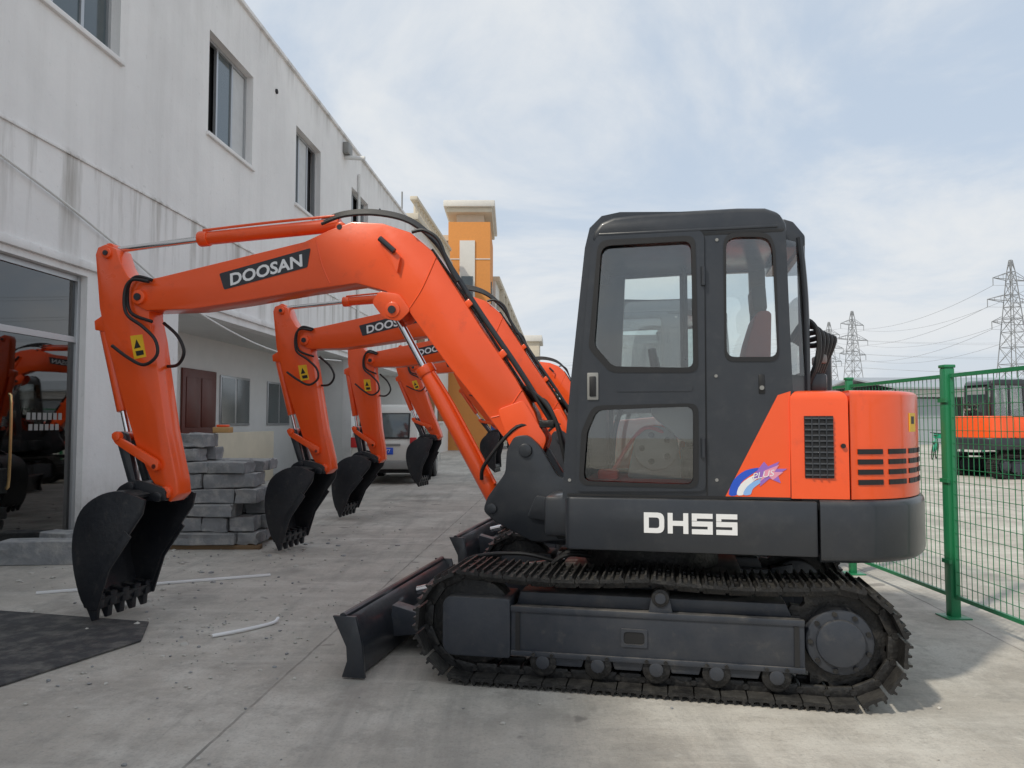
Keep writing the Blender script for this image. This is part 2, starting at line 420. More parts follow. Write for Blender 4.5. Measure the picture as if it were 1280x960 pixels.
mb.prism([(-.745, 2.40), (-.86, 2.40), (-.86, 2.46), (-.80, 2.54), (-.745, 2.56)], -.14, .74, CHAR, .01)
mb.tube([(-.857, .722, 1.6), (-.857, .722, 2.1), (-.83, .74, 2.45)], .018, CHAR, 8)
fr = E([(703, 624), (706, 560), (713, 480), (722, 395), (731, 310), (737, 285)], YS)
mb.prism([(fr[0][0], 1.045), (fr[0][0]-.03, 1.045), (fr[1][0]-.03, 1.26), (fr[1][0], 1.26)], -.10, .84, CHAR, 0)
mb.prism([(.31, 2.38), (.27, 2.38), (.26, 2.50), (.29, 2.47)], -.10, .84, CHAR, 0)
mb.prism([(fr[2][0]+.004, 1.60), (fr[2][0]-.02, 1.60), (fr[2][0]-.022, 1.635), (fr[2][0]-.002, 1.635)], -.10, .84, BLACK, 0)
mb.b2(-.85, .42, -.13, .85, 1.046, 1.09, BLACK)
mb.prism([(.24, 2.475), (.24, 2.49), (-.70, 2.49), (-.70, 2.475)], .88, .896, CHAR, .004)
mb.b2(-.327, -.319, .8805, .883, 1.06, 2.46, BLACK)
mb.b2(-.74, .42, .8805, .886, 1.050, 1.062, BLACK)
hx, hz = el(741, 483, .9)
mb.box((hx, .899, hz), (.062, .012, .15), GREYM, .01); mb.box((hx, .906, hz), (.036, .012, .11), BLACK, .005)
for py in (345, 560):
    a = el(879, py, .9); mb.cyl((a[0], .902, a[1]-.05), (a[0], .902, a[1]+.05), .013, CHAR, 10)
a = el(770, 490, .9); b = el(866, 483, .9)
mb.prism(roundpoly([(a[0], b[1]-.025), (a[0], b[1]+.03), (b[0], b[1]+.03), (b[0], b[1]-.025)], .02), .895, .899, CHAR)
k = el(952, 480, .88); mb.box((k[0], .883, k[1]), (.03, .01, .10), BLACK, .004); mb.cyl((k[0], .88, k[1]-.02), (k[0], .895, k[1]-.02), .012, GREYM, 10)
for px_, py_ in ((896, 300), (896, 600), (712, 600), (895, 470)):
    q = el(px_, py_, YS); mb.cyl((q[0], YS-.005, q[1]), (q[0], YS+.006, q[1]), .009, GREYM, 8)
a = el(855, 345, .8); b = el(857, 440, .8)
mb.tube([(a[0], .83, a[1]+.03), (a[0], .78, a[1]), (b[0], .78, b[1]), (b[0], .83, b[1]-.03)], .012, BLACK, 8, 3)
mb.obj('cab_shell', exc)
mb = MB()
for hp in (dwin_u, dwin_l, win_r): mb.prism(hp, YS-.024, YS-.021, CGLASS)
for hp in RW: mb.prism(hp, -.124, -.121, CGLASS)
g = [(fr[1][0]-.01, 1.26), (fr[2][0]-.01, 1.60), (fr[3][0]-.01, fr[3][1]), (fr[4][0]-.01, 2.38)]
for i in range(3): mb.quad([(g[i][0], -.10, g[i][1]), (g[i][0], .835, g[i][1]), (g[i+1][0], .835, g[i+1][1]), (g[i+1][0], -.10, g[i+1][1])], CGLASS)
mb.quad([(-.735, .865, 1.70), (-.855, .73, 1.70), (-.835, .73, 2.42), (-.728, .865, 2.42)], CGLASS)
mb.quad([(-.852, -.05, 1.72), (-.852, .66, 1.72), (-.852, .64, 2.38), (-.852, -.05, 2.38)], CGLASS)
mb.obj('cab_windows', exc)
mb = MB()  # interior
mb.box((-.40, .36, 1.40), (.46, .46, .12), SEATM, .05); mb.box((-.40, .36, 1.25), (.36, .38, .22), BLACK, .03)
mb.prism(roundpoly([(-.53, 1.42), (-.47, 1.45), (-.57, 1.92), (-.62, 2.08), (-.70, 2.08), (-.68, 1.45)], .03), .14, .58, SEATM, .04)
mb.prism(roundpoly([(-.61, 2.09), (-.60, 2.24), (-.68, 2.25), (-.69, 2.09)], .03), .24, .48, BLACK, .03)
for y in (.08, .66):
    mb.prism(roundpoly([(-.55, 1.30), (-.55, 1.58), (-.08, 1.62), (-.02, 1.50), (-.20, 1.34)], .04), y-.06, y+.06, GREYM, .02)
    mb.cyl((-.08, y, 1.6), (-.05, y, 1.78), .012, CHROME, 8); mb.cyl((-.052, y, 1.76), (-.035, y, 1.87), .024, BLACK, 10, bev=.008)
for y in (.30, .42):
    mb.tube([(.22, y, 1.09), (.20, y, 1.4), (.12, y, 1.62)], .011, BLACK); mb.cyl((.12, y, 1.6), (.09, y, 1.72), .02, BLACK, 10)
mb.box((.33, .0, 1.40), (.12, .14, .5), GREYM, .03)
mb.box((.22, -.02, 1.72), (.10, .14, .14), BLACK, .02)
mb.box((.05, .4, 1.105), (.62, .7, .03), REDM, .008)
mb.cyl((-.05, .50, 1.30), (-.05, .54, 1.30), .13, GREYM, 28, bev=.01)
for k in range(5): a = 2*math.pi*k/5; mb.cyl((-.05+.08*math.cos(a), .54, 1.30+.08*math.sin(a)), (-.05+.08*math.cos(a), .545, 1.30+.08*math.sin(a)), .018, BLACK, 10)
mb.prism(roundpoly([(.12, 1.12), (.06, 1.40), (-.14, 1.42), (-.22, 1.12)], .03), .44, .50, GREYM, .01)
mb.tube([(.22, .55, 1.12), (.12, .5, 1.3), (.0, .56, 1.42), (-.15, .5, 1.36)], .012, RED)
mb.box((-.25, .6, 1.22), (.12, .1, .18), BLACK, .02); mb.box((.22, .6, 1.15), (.12, .12, .06), REDM, .02)
mb.obj('cab_interior', exc)
mb = MB()  # decals
tri = E([(972, 494), (988, 489), (988, 622), (906, 622)], YS)
mb.prism(tri, YS, YS+.004, ORANGE)
def arc(pts, m, y1): mb.prism(catmull([(*p, 0) for p in E(pts, .885)], 3, True), YS+.004, y1, m)
arc([(911, 618), (917, 600), (932, 588), (950, 585), (938, 594), (926, 604), (922, 618)], BLUED, YS+.0055)
arc([(921, 618), (926, 605), (942, 594), (958, 591), (944, 600), (934, 609), (930, 618)], WHITE, YS+.0062)
arc([(929, 618), (934, 608), (946, 600), (962, 596), (950, 604), (941, 611), (938, 618)], LBLUE, YS+.0066)
mb.prism(E([(948, 586), (955, 577), (960, 583), (974, 577), (969, 586), (984, 586), (972, 593), (976, 604), (962, 598), (950, 608), (951, 597), (940, 598)], .885), YS+.004, YS+.0070, PURP)
mb.prism(E([(956, 588), (974, 581), (968, 590), (979, 590), (966, 600), (960, 594), (950, 602)], .885), YS+.004, YS+.0078, PINKD)
TM = lambda x, y, z, a=0: Matrix(((-1, 0, 0, x), (0, 0, 1, y), (0, 1, 0, z), (0, 0, 0, 1))) @ Matrix.Rotation(a, 4, 'Z')
c = el(953, 594, .889); mb.text('PLUS', TM(c[0], YS+.0085, c[1], .2), .045, WHITE, 1.15, .35, 0, .001)
x0, z0 = el(805, 667, .9); x1, z1 = el(926, 641, .9)
lw = (x0-x1)/4; hh = .108; st_ = .026; gap = .018; zb = (z0+z1)/2-hh/2-.002
def seg(ix, a0, a1, b0, b1):
    X0 = x0-lw*ix-a0*(lw-gap); X1 = x0-lw*ix-a1*(lw-gap)
    mb.prism([(X0, zb+b0*hh), (X1, zb+b0*hh), (X1, zb+b1*hh), (X0, zb+b1*hh)], .8995, .9035, WHITE)
s1 = st_/hh; sw = st_/(lw-gap)
X0 = x0; X1 = x0-(lw-gap)
mb.holes(roundpoly([(X0, zb), (X1, zb), (X1, zb+hh), (X0, zb+hh)], [0, .035, .035, 0]), [roundpoly([(X0-st_, zb+st_), (X1+st_, zb+st_), (X1+st_, zb+hh-st_), (X0-st_, zb+hh-st_)], [0, .016, .016, 0])], .8995, .9035, WHITE)
seg(1, 0, sw, 0, 1); seg(1, 1-sw, 1, 0, 1); seg(1, sw, 1-sw, .5-s1/2, .5+s1/2)
for ix in (2, 3):
    seg(ix, 0, 1, 1-s1, 1); seg(ix, 0, sw, .5+s1*.5+.02, 1-s1); seg(ix, 0, 1, .5-s1*.5, .5+s1*.5); seg(ix, 1-sw, 1, s1, .5-s1*.5); seg(ix, 0, 1, 0, s1)
mb.obj('decals', exc)

# ---- swing bracket
mb = MB()
br = [(.44, .70), (.44, 1.06), (.58, 1.10), (.70, 1.30), (.78, 1.37), (.87, 1.36), (.92, 1.27), (.93, 1.12), (1.05, .96), (1.08, .87), (1.0, .80), (.75, .68)]
for y in (.135, -.135): mb.prism(roundpoly(br, .03, 3), y-.025, y+.025, CHAR, .008)
mb.cyl((.60, 0, .66), (.60, 0, 1.08), .12, CHAR, 24, bev=.01)
mb.b2(.42, .70, -.11, .11, .72, .98, CHAR, .02)
mb.b2(.42, .56, -.42, .42, .74, .92, CHAR, .02); mb.b2(.42, .60, .20, .60, .78, 1.02, CHAR, .03)
mb.prism(roundpoly([(.52, .80), (.52, .95), (.72, .98), (.78, .84)], .02), .16, .19, CHAR, .004)
fp = el(657, 563, .16)
mb.cyl((fp[0], -.18, fp[1]), (fp[0], .18, fp[1]), .045, CHAR, 20, bev=.008)
mb.cyl((1.02, -.175, .885), (1.02, .175, .885), .035, CHAR, 16, bev=.006)
for i in range(7):
    y = .12-.04*i
    mb.tube([(.47, y, .95), (.54, y+.02, 1.22), (.60+.015*i, y, 1.45+.02*i), (.70+.012*i, y*.6, 1.60), (.88, y*.5, 1.72-.02*i)], .013, BLACK)
mb.box((.66, .10, 1.44), (.10, .06, .05), STEEL, .008)
mb.obj('swing_bracket', exc)

# ---- boom
mb = MB(); YB = .11
bo = E([(163, 362), (172, 352), (200, 346), (290, 324), (380, 302), (412, 287), (440, 277), (478, 279), (512, 290), (540, 314), (562, 348), (600, 408), (645, 474), (668, 515), (680, 548), (674, 566), (658, 574), (644, 566), (628, 545), (600, 507), (560, 457), (527, 412), (507, 384), (482, 364), (445, 354), (380, 363), (300, 377), (240, 386), (182, 388), (166, 380)], YB)
mb.prism(bo, -YB, YB, ORANGE, .010, seg=2)
def pin(px, py, r, w, m=ORANGE, y=0.):
    a = el(px, py, w+y); mb.cyl((a[0], y-w, a[1]), (a[0], y+w, a[1]), r, m, 20, bev=.006)
    mb.cyl((a[0], y+w, a[1]), (a[0], y+w+.012, a[1]), r*.5, CHAR, 12)
pin(172, 371, .055, .135); pin(490, 387, .055, .13); pin(425, 284, .04, .10)
def seam(pts, r=.005): mb.tube([(q[0], YB, q[1]) for q in E(pts, YB)], r, ORANGE, 6, 4)
seam([(395, 300), (402, 330), (412, 354)]); seam([(545, 322), (528, 360), (512, 385)]); seam([(652, 488), (632, 515), (614, 522)])
for sgn in (1, -1):
    mb.prism(roundpoly(E([(465, 378), (474, 364), (500, 368), (514, 388), (500, 402), (480, 398)], YB), .03), sgn*YB, sgn*(YB+.010), ORANGE, .004)
    mb.prism(roundpoly(E([(622, 512), (655, 500), (684, 548), (676, 570), (658, 578), (640, 566)], YB), .03), sgn*YB, sgn*(YB+.012), ORANGE, .004)
mb.prism(roundpoly(E([(474, 302), (482, 300), (502, 322), (498, 342), (488, 326)], YB), .01), YB, YB+.03, ORANGE, .005)
A_ = el(478, 300, YB); B_ = el(496, 316, YB); mb.cyl((A_[0], YB+.05, A_[1]), (B_[0], YB+.05, B_[1]), .02, CHAR, 10)
lab = E([(274, 342), (388, 310), (384, 334), (280, 362)], YB+.004)
mb.prism(roundpoly(lab, .012, 3), YB, YB+.004, CHAR)
pa = el(286, 351, YB+.006); pb = el(378, 326, YB+.006)
ang = math.atan2(pb[1]-pa[1], pa[0]-pb[0])
mb.text('DOOSAN', TM((pa[0]+pb[0])/2, YB+.0055, (pa[1]+pb[1])/2, ang), .118, WHITE, 1.16, .12, .0032, .001)
for i in range(4):
    y = .085-.055*i
    mb.tube([p3(x, yy-1.5*i, y) for x, yy in ((402, 280), (430, 270), (470, 268), (512, 278), (545, 305), (566, 340), (605, 400), (650, 466), (690, 530))], .012, BLACK)
for px_, py_ in ((590, 382), (632, 444)):
    q = el(px_, py_, 0); mb.box((q[0], 0, q[1]), (.05, .20, .05), ORANGE, .006, rot=Matrix.Rotation(-.9, 4, 'Y'))
for i in range(2):
    mb.tube([p3(x, yy, YB-.03) for x, yy in ((540, 312), (575, 362), (612, 418), (655, 484))], .010, STEEL)
mb.tube([p3(x, yy, YB+.03) for x, yy in ((515, 290), (530, 288), (548, 300), (560, 330), (572, 352))], .013, BLACK)
mb.obj('boom', exc)
mb = MB()
a = Vector(p3(492, 388, 0)); b = Vector(p3(622, 630, 0)); m_ = a.lerp(b, .30)
mb.cyl(a, m_, .026, CHROME, 16); mb.cyl(m_, b, .058, ORANGE, 24, bev=.008)
mb.cyl(m_, m_.lerp(b, .06), .068, ORANGE, 24, bev=.008); mb.cyl(b-Vector((0, .07, 0)), b+Vector((0, .07, 0)), .06, ORANGE, 20, bev=.008)
mb.tube([m_.lerp(b, .04)+Vector((-.06, .05, 0)), m_.lerp(b, .3)+Vector((-.075, .03, 0)), m_.lerp(b, .85)+Vector((-.07, .03, 0))], .012, ORANGE, 8)
mb.tube([m_.lerp(b, .82)+Vector((.0, .07, 0)), m_.lerp(b, .70)+Vector((-.10, .10, .0)), Vector((.86, .12, 1.42)), Vector((.70, .08, 1.40))], .013, BLACK, 8)
a = Vector(p3(143, 313, 0)); j = Vector(p3(250, 299, 0)); b = Vector(p3(426, 281, 0))
mb.cyl(a, j, .024, CHROME, 16); mb.cyl(j, b, .05, ORANGE, 24, bev=.008); mb.cyl(j, j.lerp(b, .07), .058, ORANGE, 24, bev=.006)
mb.cyl(a-Vector((0, .06, 0)), a+Vector((0, .06, 0)), .045, ORANGE, 16, bev=.006)
mb.tube([j.lerp(b, .04)+Vector((0, .03, .055)), j.lerp(b, .5)+Vector((0, .03, .062)), j.lerp(b, .97)+Vector((0, .03, .06))], .010, ORANGE, 8)
mb.obj('hydraulic_cylinders', exc)

# ---- stick (dipper arm)
mb = MB(); YA = .085
st = E([(119, 318), (122, 309), (132, 305), (145, 311), (151, 330), (160, 346), (180, 354), (187, 372), (186, 395), (192, 425), (198, 470), (208, 540), (220, 598), (222, 618), (212, 628), (200, 616), (188, 598), (170, 558), (150, 490), (132, 425), (124, 385)], YA)
mb.prism(st, -YA, YA, ORANGE, .010)
def pinA(px, py, r, w, m=ORANGE, y=0.):
    a = el(px, py, w); mb.cyl((a[0], -w, a[1]), (a[0], w, a[1]), r, m, 18, bev=.005); mb.cyl((a[0], w, a[1]), (a[0], w+.01, a[1]), r*.5, CHAR, 12)
pinA(132, 316, .04, .105); pinA(205, 616, .045, .12); pinA(193, 583, .035, .12)
lb = E([(163, 420), (178, 418), (183, 446), (168, 449)], YA); mb.prism(lb, YA, YA+.003, YELLOW)
lb = E([(170.5, 424), (176, 434), (168, 436)], YA+.003); mb.prism(lb, YA+.003, YA+.005, BLACK)
lb = E([(169.5, 439), (179, 437.5), (180, 443), (171, 445)], YA+.003); mb.prism(lb, YA+.003, YA+.005, BLACK)
a = Vector(p3(141, 405, 0))+Vector((.07, 0, 0)); b = Vector(p3(168, 545, 0))+Vector((.05, 0, 0)); j = a.lerp(b, .78)
mb.cyl(a, j, .045, ORANGE, 20, bev=.006); mb.cyl(j, b, .022, CHROME, 14)
mb.prism([(a.x-.02, a.z+.06), (a.x+.05, a.z+.02), (a.x+.04, a.z-.05), (a.x-.14, a.z-.08), (a.x-.12, a.z+.1)], -.055, .055, ORANGE, .006)
mb.cyl(b-Vector((0, .14, 0)), b+Vector((0, .14, 0)), .035, ORANGE, 16, bev=.005)
q = el(193, 583, .12); bk = (3.74, .99)
for y in (.115, -.115):
    mb.prism(roundpoly([(b.x+.05, b.z+.03), (b.x+.02, b.z-.05), (q[0]-.03, q[1]-.04), (q[0]-.04, q[1]+.04)], .03), y-.015, y+.015, ORANGE, .005)
for y0_, y1_ in ((-.10, -.05), (.05, .10)):
    mb.prism(roundpoly([(b.x-.045, b.z+.03), (b.x+.05, b.z+.04), (bk[0]+.05, bk[1]), (bk[0]-.03, bk[1]-.05)], .03), y0_, y1_, CHAR, .006)
Q = lambda L, y: [p3(x, z, y) for x, z in L]
mb.tube(Q([(186, 352), (165, 350), (156, 365), (158, 392), (178, 408), (194, 425), (196, 444), (180, 456), (160, 447), (140, 432)], .15), .0125, BLACK)
mb.tube(Q([(190, 350), (170, 346), (160, 360), (163, 390), (190, 402)], .12), .0125, BLACK)
mb.tube([p3(205, 404, .0), p3(222, 420, .04), p3(230, 440, .04), p3(222, 456, .0), p3(205, 458, -.05)], .0125, BLACK)
mb.obj('stick', exc)

# ---- bucket
mb = MB(); BZ = .022
def up(pts): return [(p[0], p[1]+BZ) for p in pts]
curve = catmull([(x, z+BZ, 0) for x, z in [(3.93, .10), (4.00, .16), (4.07, .38), (4.085, .60), (4.025, .79), (3.885, .90), (3.72, .94), (3.58, .91)]], 4)
out = [(p.x, p.y) for p in curve]; cen = Vector((3.72, .5))
inn = []
for x, z in out:
    v = (Vector((x, z))-cen); inn.append((cen.x+v.x*(1-.022/v.length), cen.y+v.y*(1-.022/v.length)))
mb.prism(out+inn[::-1], -.29, .29, BUCKET, 0)
sd = up([(3.88, .12)])+out[1:-1]+up([(3.50, .88), (3.52, .78), (3.62, .64), (3.78, .40)])
for y in (.29, -.29): mb.prism(sd, y-.011, y+.011, BUCKET, .003)
for y in (.302, -.302): mb.prism(up([(3.93, .10), (3.86, .10), (3.77, .38), (3.60, .62), (3.65, .66), (3.82, .42)]), y-.008, y+.008, BUCKET, .002)
mb.prism(up([(3.86, .17), (3.90, .085), (3.975, .11), (3.99, .17)]), -.30, .30, BUCKET, .004)
for i in range(5):
    y = -.255+.1275*i
    mb.prism(up([(3.885, .19), (3.90, .015), (3.925, .010), (3.985, .13), (3.99, .21)]), y-.026, y+.026, BUCKET, .006)
    mb.prism(up([(3.865, .20), (3.87, .10), (3.90, .10), (3.90, .20)]), y-.034, y+.034, BUCKET, .004)
for y in (.115, -.115): mb.prism(roundpoly([(3.45, .88), (3.47, .97), (3.60, 1.01), (3.74, 1.03), (3.84, .98), (3.92, .88), (3.6, .88)], .02), y-.02, y+.02, BUCKET, .005)
for x, z in ((3.515, .91), (3.74, .98)): mb.cyl((x, -.16, z), (x, .16, z), .035, BUCKET, 16, bev=.005)
mb.obj('bucket', exc)

FOOT = Vector((fp[0], 0, fp[1])); sp_ = el(172, 371, 0); TIP = Vector((sp_[0], 0, sp_[1]))
def about(p, deg): return Matrix.Translation(p) @ Matrix.Rotation(math.radians(deg), 4, 'Y') @ Matrix.Translation(-p)
def dup(loc, rz, boom=0, stick=0):
    e = empty('excavator', loc, rz)
    for ch in [c for c in exc.children]:
        o = ch.copy(); o.parent = e; scene.collection.objects.link(o)
        base_name = ch.name.split('.')[0]
        if base_name in ('boom', 'hydraulic_cylinders'): o.matrix_basis = about(FOOT, boom)
        if base_name in ('stick', 'bucket'): o.matrix_basis = about(FOOT, boom) @ about(TIP, stick)
    return e
base = math.pi-YAW
dup((C.x+.42, C.y+3.0, 0), base)
dup((C.x+.66, C.y+5.9, 0), base+.02, 0, -5)
dup((C.x+.76, C.y+9.4, 0), base-.01, -3, 12)
dup((C.x+1.75, C.y+13.0, 0), base, -2, 22)
dup((13.45, 20.6, 0), .12, -33, -10)
dup((19.0, 23.5, 0), .12)

# ------------------------------------------------------------------ ground
def concrete():
    m = bpy.data.materials.new('concrete_ground'); m.use_nodes = True
    nt = m.node_tree; N = nt.nodes; L = nt.links; b = N['Principled BSDF']
    tc = N.new('ShaderNodeTexCoord')
    mp = N.new('ShaderNodeMapping'); mp.inputs['Rotation'].default_value = (0, 0, .07); L.new(tc.outputs['Object'], mp.inputs[0])
    def noise(s, d=8, r=.6, v=None):
        n = N.new('ShaderNodeTexNoise'); n.inputs['Scale'].default_value = s; n.inputs['Detail'].default_value = d; n.inputs['Roughness'].default_value = r
        L.new(v or mp.outputs[0], n.inputs['Vector']); return n.outputs['Fac']
    def mr(x, a, b_, c=0, d=1):
        n = N.new('ShaderNodeMapRange'); L.new(x, n.inputs[0])
        for i, v in enumerate((a, b_, c, d)): n.inputs[i+1].default_value = v
        return n.outputs[0]
    def mix(f, a, b_, mode='MIX'):
        n = N.new('ShaderNodeMix'); n.data_type = 'RGBA'; n.blend_type = mode; L.new(f, n.inputs[0])
        for i, v in ((6, a), (7, b_)):
            if isinstance(v, tuple): n.inputs[i].default_value = (*v, 1)
            else: L.new(v, n.inputs[i])
        return n.outputs[2]
    def mapped(sc, rot, loc=(0, 0, 0)):
        q = N.new('ShaderNodeMapping'); q.inputs['Scale'].default_value = sc; q.inputs['Rotation'].default_value = (0, 0, rot); q.inputs['Location'].default_value = loc; L.new(tc.outputs['Object'], q.inputs[0]); return q.outputs[0]
    c = mix(mr(noise(.35), .35, .65), (.43, .395, .345), (.55, .515, .455))
    c = mix(mr(noise(1.6, 10, .72), .46, .64, 0, .85), c, (.34, .315, .28))
    c = mix(mr(noise(.8, 10, .75, mapped((1, 1, 1), .5, (7, 3, 0))), .50, .62, 0, .75), c, (.63, .60, .54))
    c = mix(mr(noise(4.5, 10, .8), .52, .64, 0, .6), c, (.31, .29, .26))
    c = mix(mr(noise(14, 8, .8), .55, .66, 0, .5), c, (.60, .575, .53))
    c = mix(mr(noise(60, 3), .52, .75, 0, .5), c, (.25, .24, .22))
    c = mix(mr(noise(1.1, 9, .7, mapped((2.4, .2, 1), .3)), .50, .66, 0, .6), c, (.28, .265, .24))
    c = mix(mr(noise(1.6, 9, .7, mapped((.25, 2.2, 1), .15)), .53, .68, 0, .5), c, (.64, .61, .55))
    c = mix(mr(noise(.9, 5, .5, mapped((1, 1, 1), 1.1)), .60, .68, 0, .45), c, (.22, .21, .19))
    c = mix(mr(noise(3.2, 3, .4, mapped((1, 1, 1), .4, (3, 9, 0))), .70, .73, 0, .6), c, (.14, .13, .12))
    br = N.new('ShaderNodeTexBrick'); br.inputs['Scale'].default_value = 1; br.inputs['Mortar Size'].default_value = .010; br.inputs['Mortar Smooth'].default_value = .4
    br.inputs['Brick Width'].default_value = 4.5; br.inputs['Row Height'].default_value = 6.; br.offset = 0
    br.inputs['Color1'].default_value = (0, 0, 0, 1); br.inputs['Color2'].default_value = (0, 0, 0, 1); br.inputs['Mortar'].default_value = (1, 1, 1, 1)
    mp3 = N.new('ShaderNodeMapping'); mp3.inputs['Rotation'].default_value = (0, 0, .07); mp3.inputs['Location'].default_value = (1.6, 2.9, 0); L.new(tc.outputs['Object'], mp3.inputs[0])
    wb = N.new('ShaderNodeTexNoise'); wb.inputs['Scale'].default_value = 6; wb.inputs['Detail'].default_value = 5; L.new(tc.outputs['Object'], wb.inputs['Vector'])
    ws = N.new('ShaderNodeVectorMath'); ws.operation = 'SCALE'; ws.inputs[3].default_value = .02; L.new(wb.outputs['Color'], ws.inputs[0])
    wa = N.new('ShaderNodeVectorMath'); wa.operation = 'ADD'; L.new(mp3.outputs[0], wa.inputs[0]); L.new(ws.outputs[0], wa.inputs[1])
    L.new(wa.outputs[0], br.inputs['Vector'])
    jm = N.new('ShaderNodeMath'); jm.operation = 'MULTIPLY'; L.new(br.outputs['Color'], jm.inputs[0]); L.new(mr(noise(2.5), .35, .6, .2, .75), jm.inputs[1])
    c = mix(jm.outputs[0], c, (.16, .15, .135))
    L.new(c, b.inputs['Base Color']); b.inputs['Roughness'].default_value = .88
    bp = N.new('ShaderNodeBump'); bp.inputs['Strength'].default_value = .6; bp.inputs['Distance'].default_value = .015
    L.new(noise(18, 10, .78), bp.inputs['Height']); L.new(bp.outputs[0], b.inputs['Normal'])
    return m
mb = MB()
mb.quad([(-900, -60, 0), (900, -60, 0), (900, 1500, 0), (-900, 1500, 0)], concrete())
mb.obj('ground')

# ------------------------------------------------------------------ white building on the left
def plaster():
    m = bpy.data.materials.new('white_plaster'); m.use_nodes = True
    nt = m.node_tree; N = nt.nodes; L = nt.links; b = N['Principled BSDF']
    tc = N.new('ShaderNodeTexCoord'); sp = N.new('ShaderNodeSeparateXYZ'); L.new(tc.outputs['Object'], sp.inputs[0])
    def noise(s, sc, d=8, r=.65):
        mp = N.new('ShaderNodeMapping'); mp.inputs['Scale'].default_value = sc; L.new(tc.outputs['Object'], mp.inputs[0])
        n = N.new('ShaderNodeTexNoise'); n.inputs['Scale'].default_value = s; n.inputs['Detail'].default_value = d; n.inputs['Roughness'].default_value = r
        L.new(mp.outputs[0], n.inputs['Vector']); return n.outputs['Fac']
    def mr(x, a, b_, c=0, d=1):
        n = N.new('ShaderNodeMapRange'); L.new(x, n.inputs[0])
        for i, v in enumerate((a, b_, c, d)): n.inputs[i+1].default_value = v
        return n.outputs[0]
    def mul(a, b_):
        n = N.new('ShaderNodeMath'); n.operation = 'MULTIPLY'; L.new(a, n.inputs[0]); L.new(b_, n.inputs[1]); return n.outputs[0]
    def mix(f, a, b_):
        n = N.new('ShaderNodeMix'); n.data_type = 'RGBA'; L.new(f, n.inputs[0])
        for i, v in ((6, a), (7, b_)):
            if isinstance(v, tuple): n.inputs[i].default_value = (*v, 1)
            else: L.new(v, n.inputs[i])
        return n.outputs[2]
    c = mix(mr(noise(.5, (1, 1, 1)), .35, .65), (.74, .73, .72), (.84, .83, .815))
    st = mr(noise(2.6, (1, 1, .08)), .47, .66)
    band = mul(mr(sp.outputs['Z'], 3.1, 4.3), mr(sp.outputs['Z'], 4.72, 4.62))
    c = mix(mul(st, mr(band, 0, 1, .12, .95)), c, (.40, .38, .35))
    c = mix(mr(noise(9, (1, 1, 1)), .62, .76, 0, .55), c, (.50, .49, .47))
    bot = mr(sp.outputs['Z'], .9, .0)
    c = mix(mul(bot, mr(noise(3, (1, 1, 1)), .35, .65)), c, (.36, .34, .31))
    topm = mr(sp.outputs['Z'], 8.4, 9.05)
    c = mix(mul(topm, mr(noise(2.6, (1, 1, .15)), .48, .68, 0, .8)), c, (.48, .47, .45))
    L.new(c, b.inputs['Base Color']); b.inputs['Roughness'].default_value = .9
    bp = N.new('ShaderNodeBump'); bp.inputs['Strength'].default_value = .25; bp.inputs['Distance'].default_value = .02
    L.new(noise(14, (1, 1, 1)), bp.inputs['Height']); L.new(bp.outputs[0], b.inputs['Normal'])
    return m
PL = plaster()
ALU = pmat('aluminium_frame', (.45, .46, .47), .35, metal=.6, var=.1)
WGL = pmat('window_glass', (.05, .07, .075), .04, var=.3, scale=.8, spec=.9, coat=.3)
CURT = pmat('curtain', (.55, .56, .56), .8, var=.15, scale=6)
DGL = glassmat('shopfront_glass', (.30, .34, .33), 2.2)
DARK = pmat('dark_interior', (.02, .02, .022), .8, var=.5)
BROWN = pmat('brown_door', (.12, .028, .018), .45, var=.2)
BRASS = pmat('brass_handle', (.6, .42, .2), .25, metal=1., var=.1)
SOFF = pmat('porch_plaster', (.70, .70, .68), .9, var=.08, bump=.1)
STEPM = pmat('step_concrete', (.42, .41, .38), .85, var=.2, bump=.2)
SL = .068
bld = empty('white_warehouse_building', (-5.862, 0, 0), -math.atan(SL))
mb = MB()
rect = lambda y0, y1, z0, z1: [(y0, z0), (y1, z0), (y1, z1), (y0, z1)]
wins = [(8.2, 9.95), (12.47, 14.26), (16.6, 18.3), (21.0, 22.8), (25.5, 27.3)]
hs = [rect(2.9, 9.4, .02, 3.24), rect(11.64, 21.2, .02, 3.2), rect(22.4, 29.0, .02, 3.2)]
hs += [rect(a, b, 6.24, 7.97) for a, b in wins]+[rect(a, a+1.8, 6.24, 7.97) for a in (-12.6, -8.5, -4.3, -.1, 4.0)]
mb.holes(rect(-16, 30, 0, 9.05), hs, 0, .25, PL, RZ90)
mb.b2(-12, .06, -16, 30.05, 9.05, 9.13, PL, .01)
mb.b2(-12, -.25, 29.75, 30, 0, 9.05, PL); mb.b2(-12, -.25, -16, -15.75, 0, 9.05, PL); mb.b2(-12.2, -12, -16, 30, 0, 9.05, PL)
mb.b2(0, .05, 2.8, 29.2, 3.32, 3.42, PL, .01); mb.b2(0, .025, -16, 30, 4.62, 4.66, PL, .004)
mb.b2(-1.75, -1.6, 11.3, 29.3, 0, 3.3, SOFF); mb.b2(-1.6, -.25, 11.39, 11.63, 0, 3.3, SOFF); mb.b2(-1.6, -.25, 21.21, 22.39, 0, 3.3, SOFF); mb.b2(-1.6, -.25, 29.01, 29.3, 0, 3.3, SOFF)
mb.b2(-1.6, -.25, 11.3, 29.3, 3.203, 3.35, SOFF); mb.b2(-1.6, -.003, 11.65, 28.99, -.01, .13, STEPM, .01)
mb.obj('walls', bld)
mb = MB()
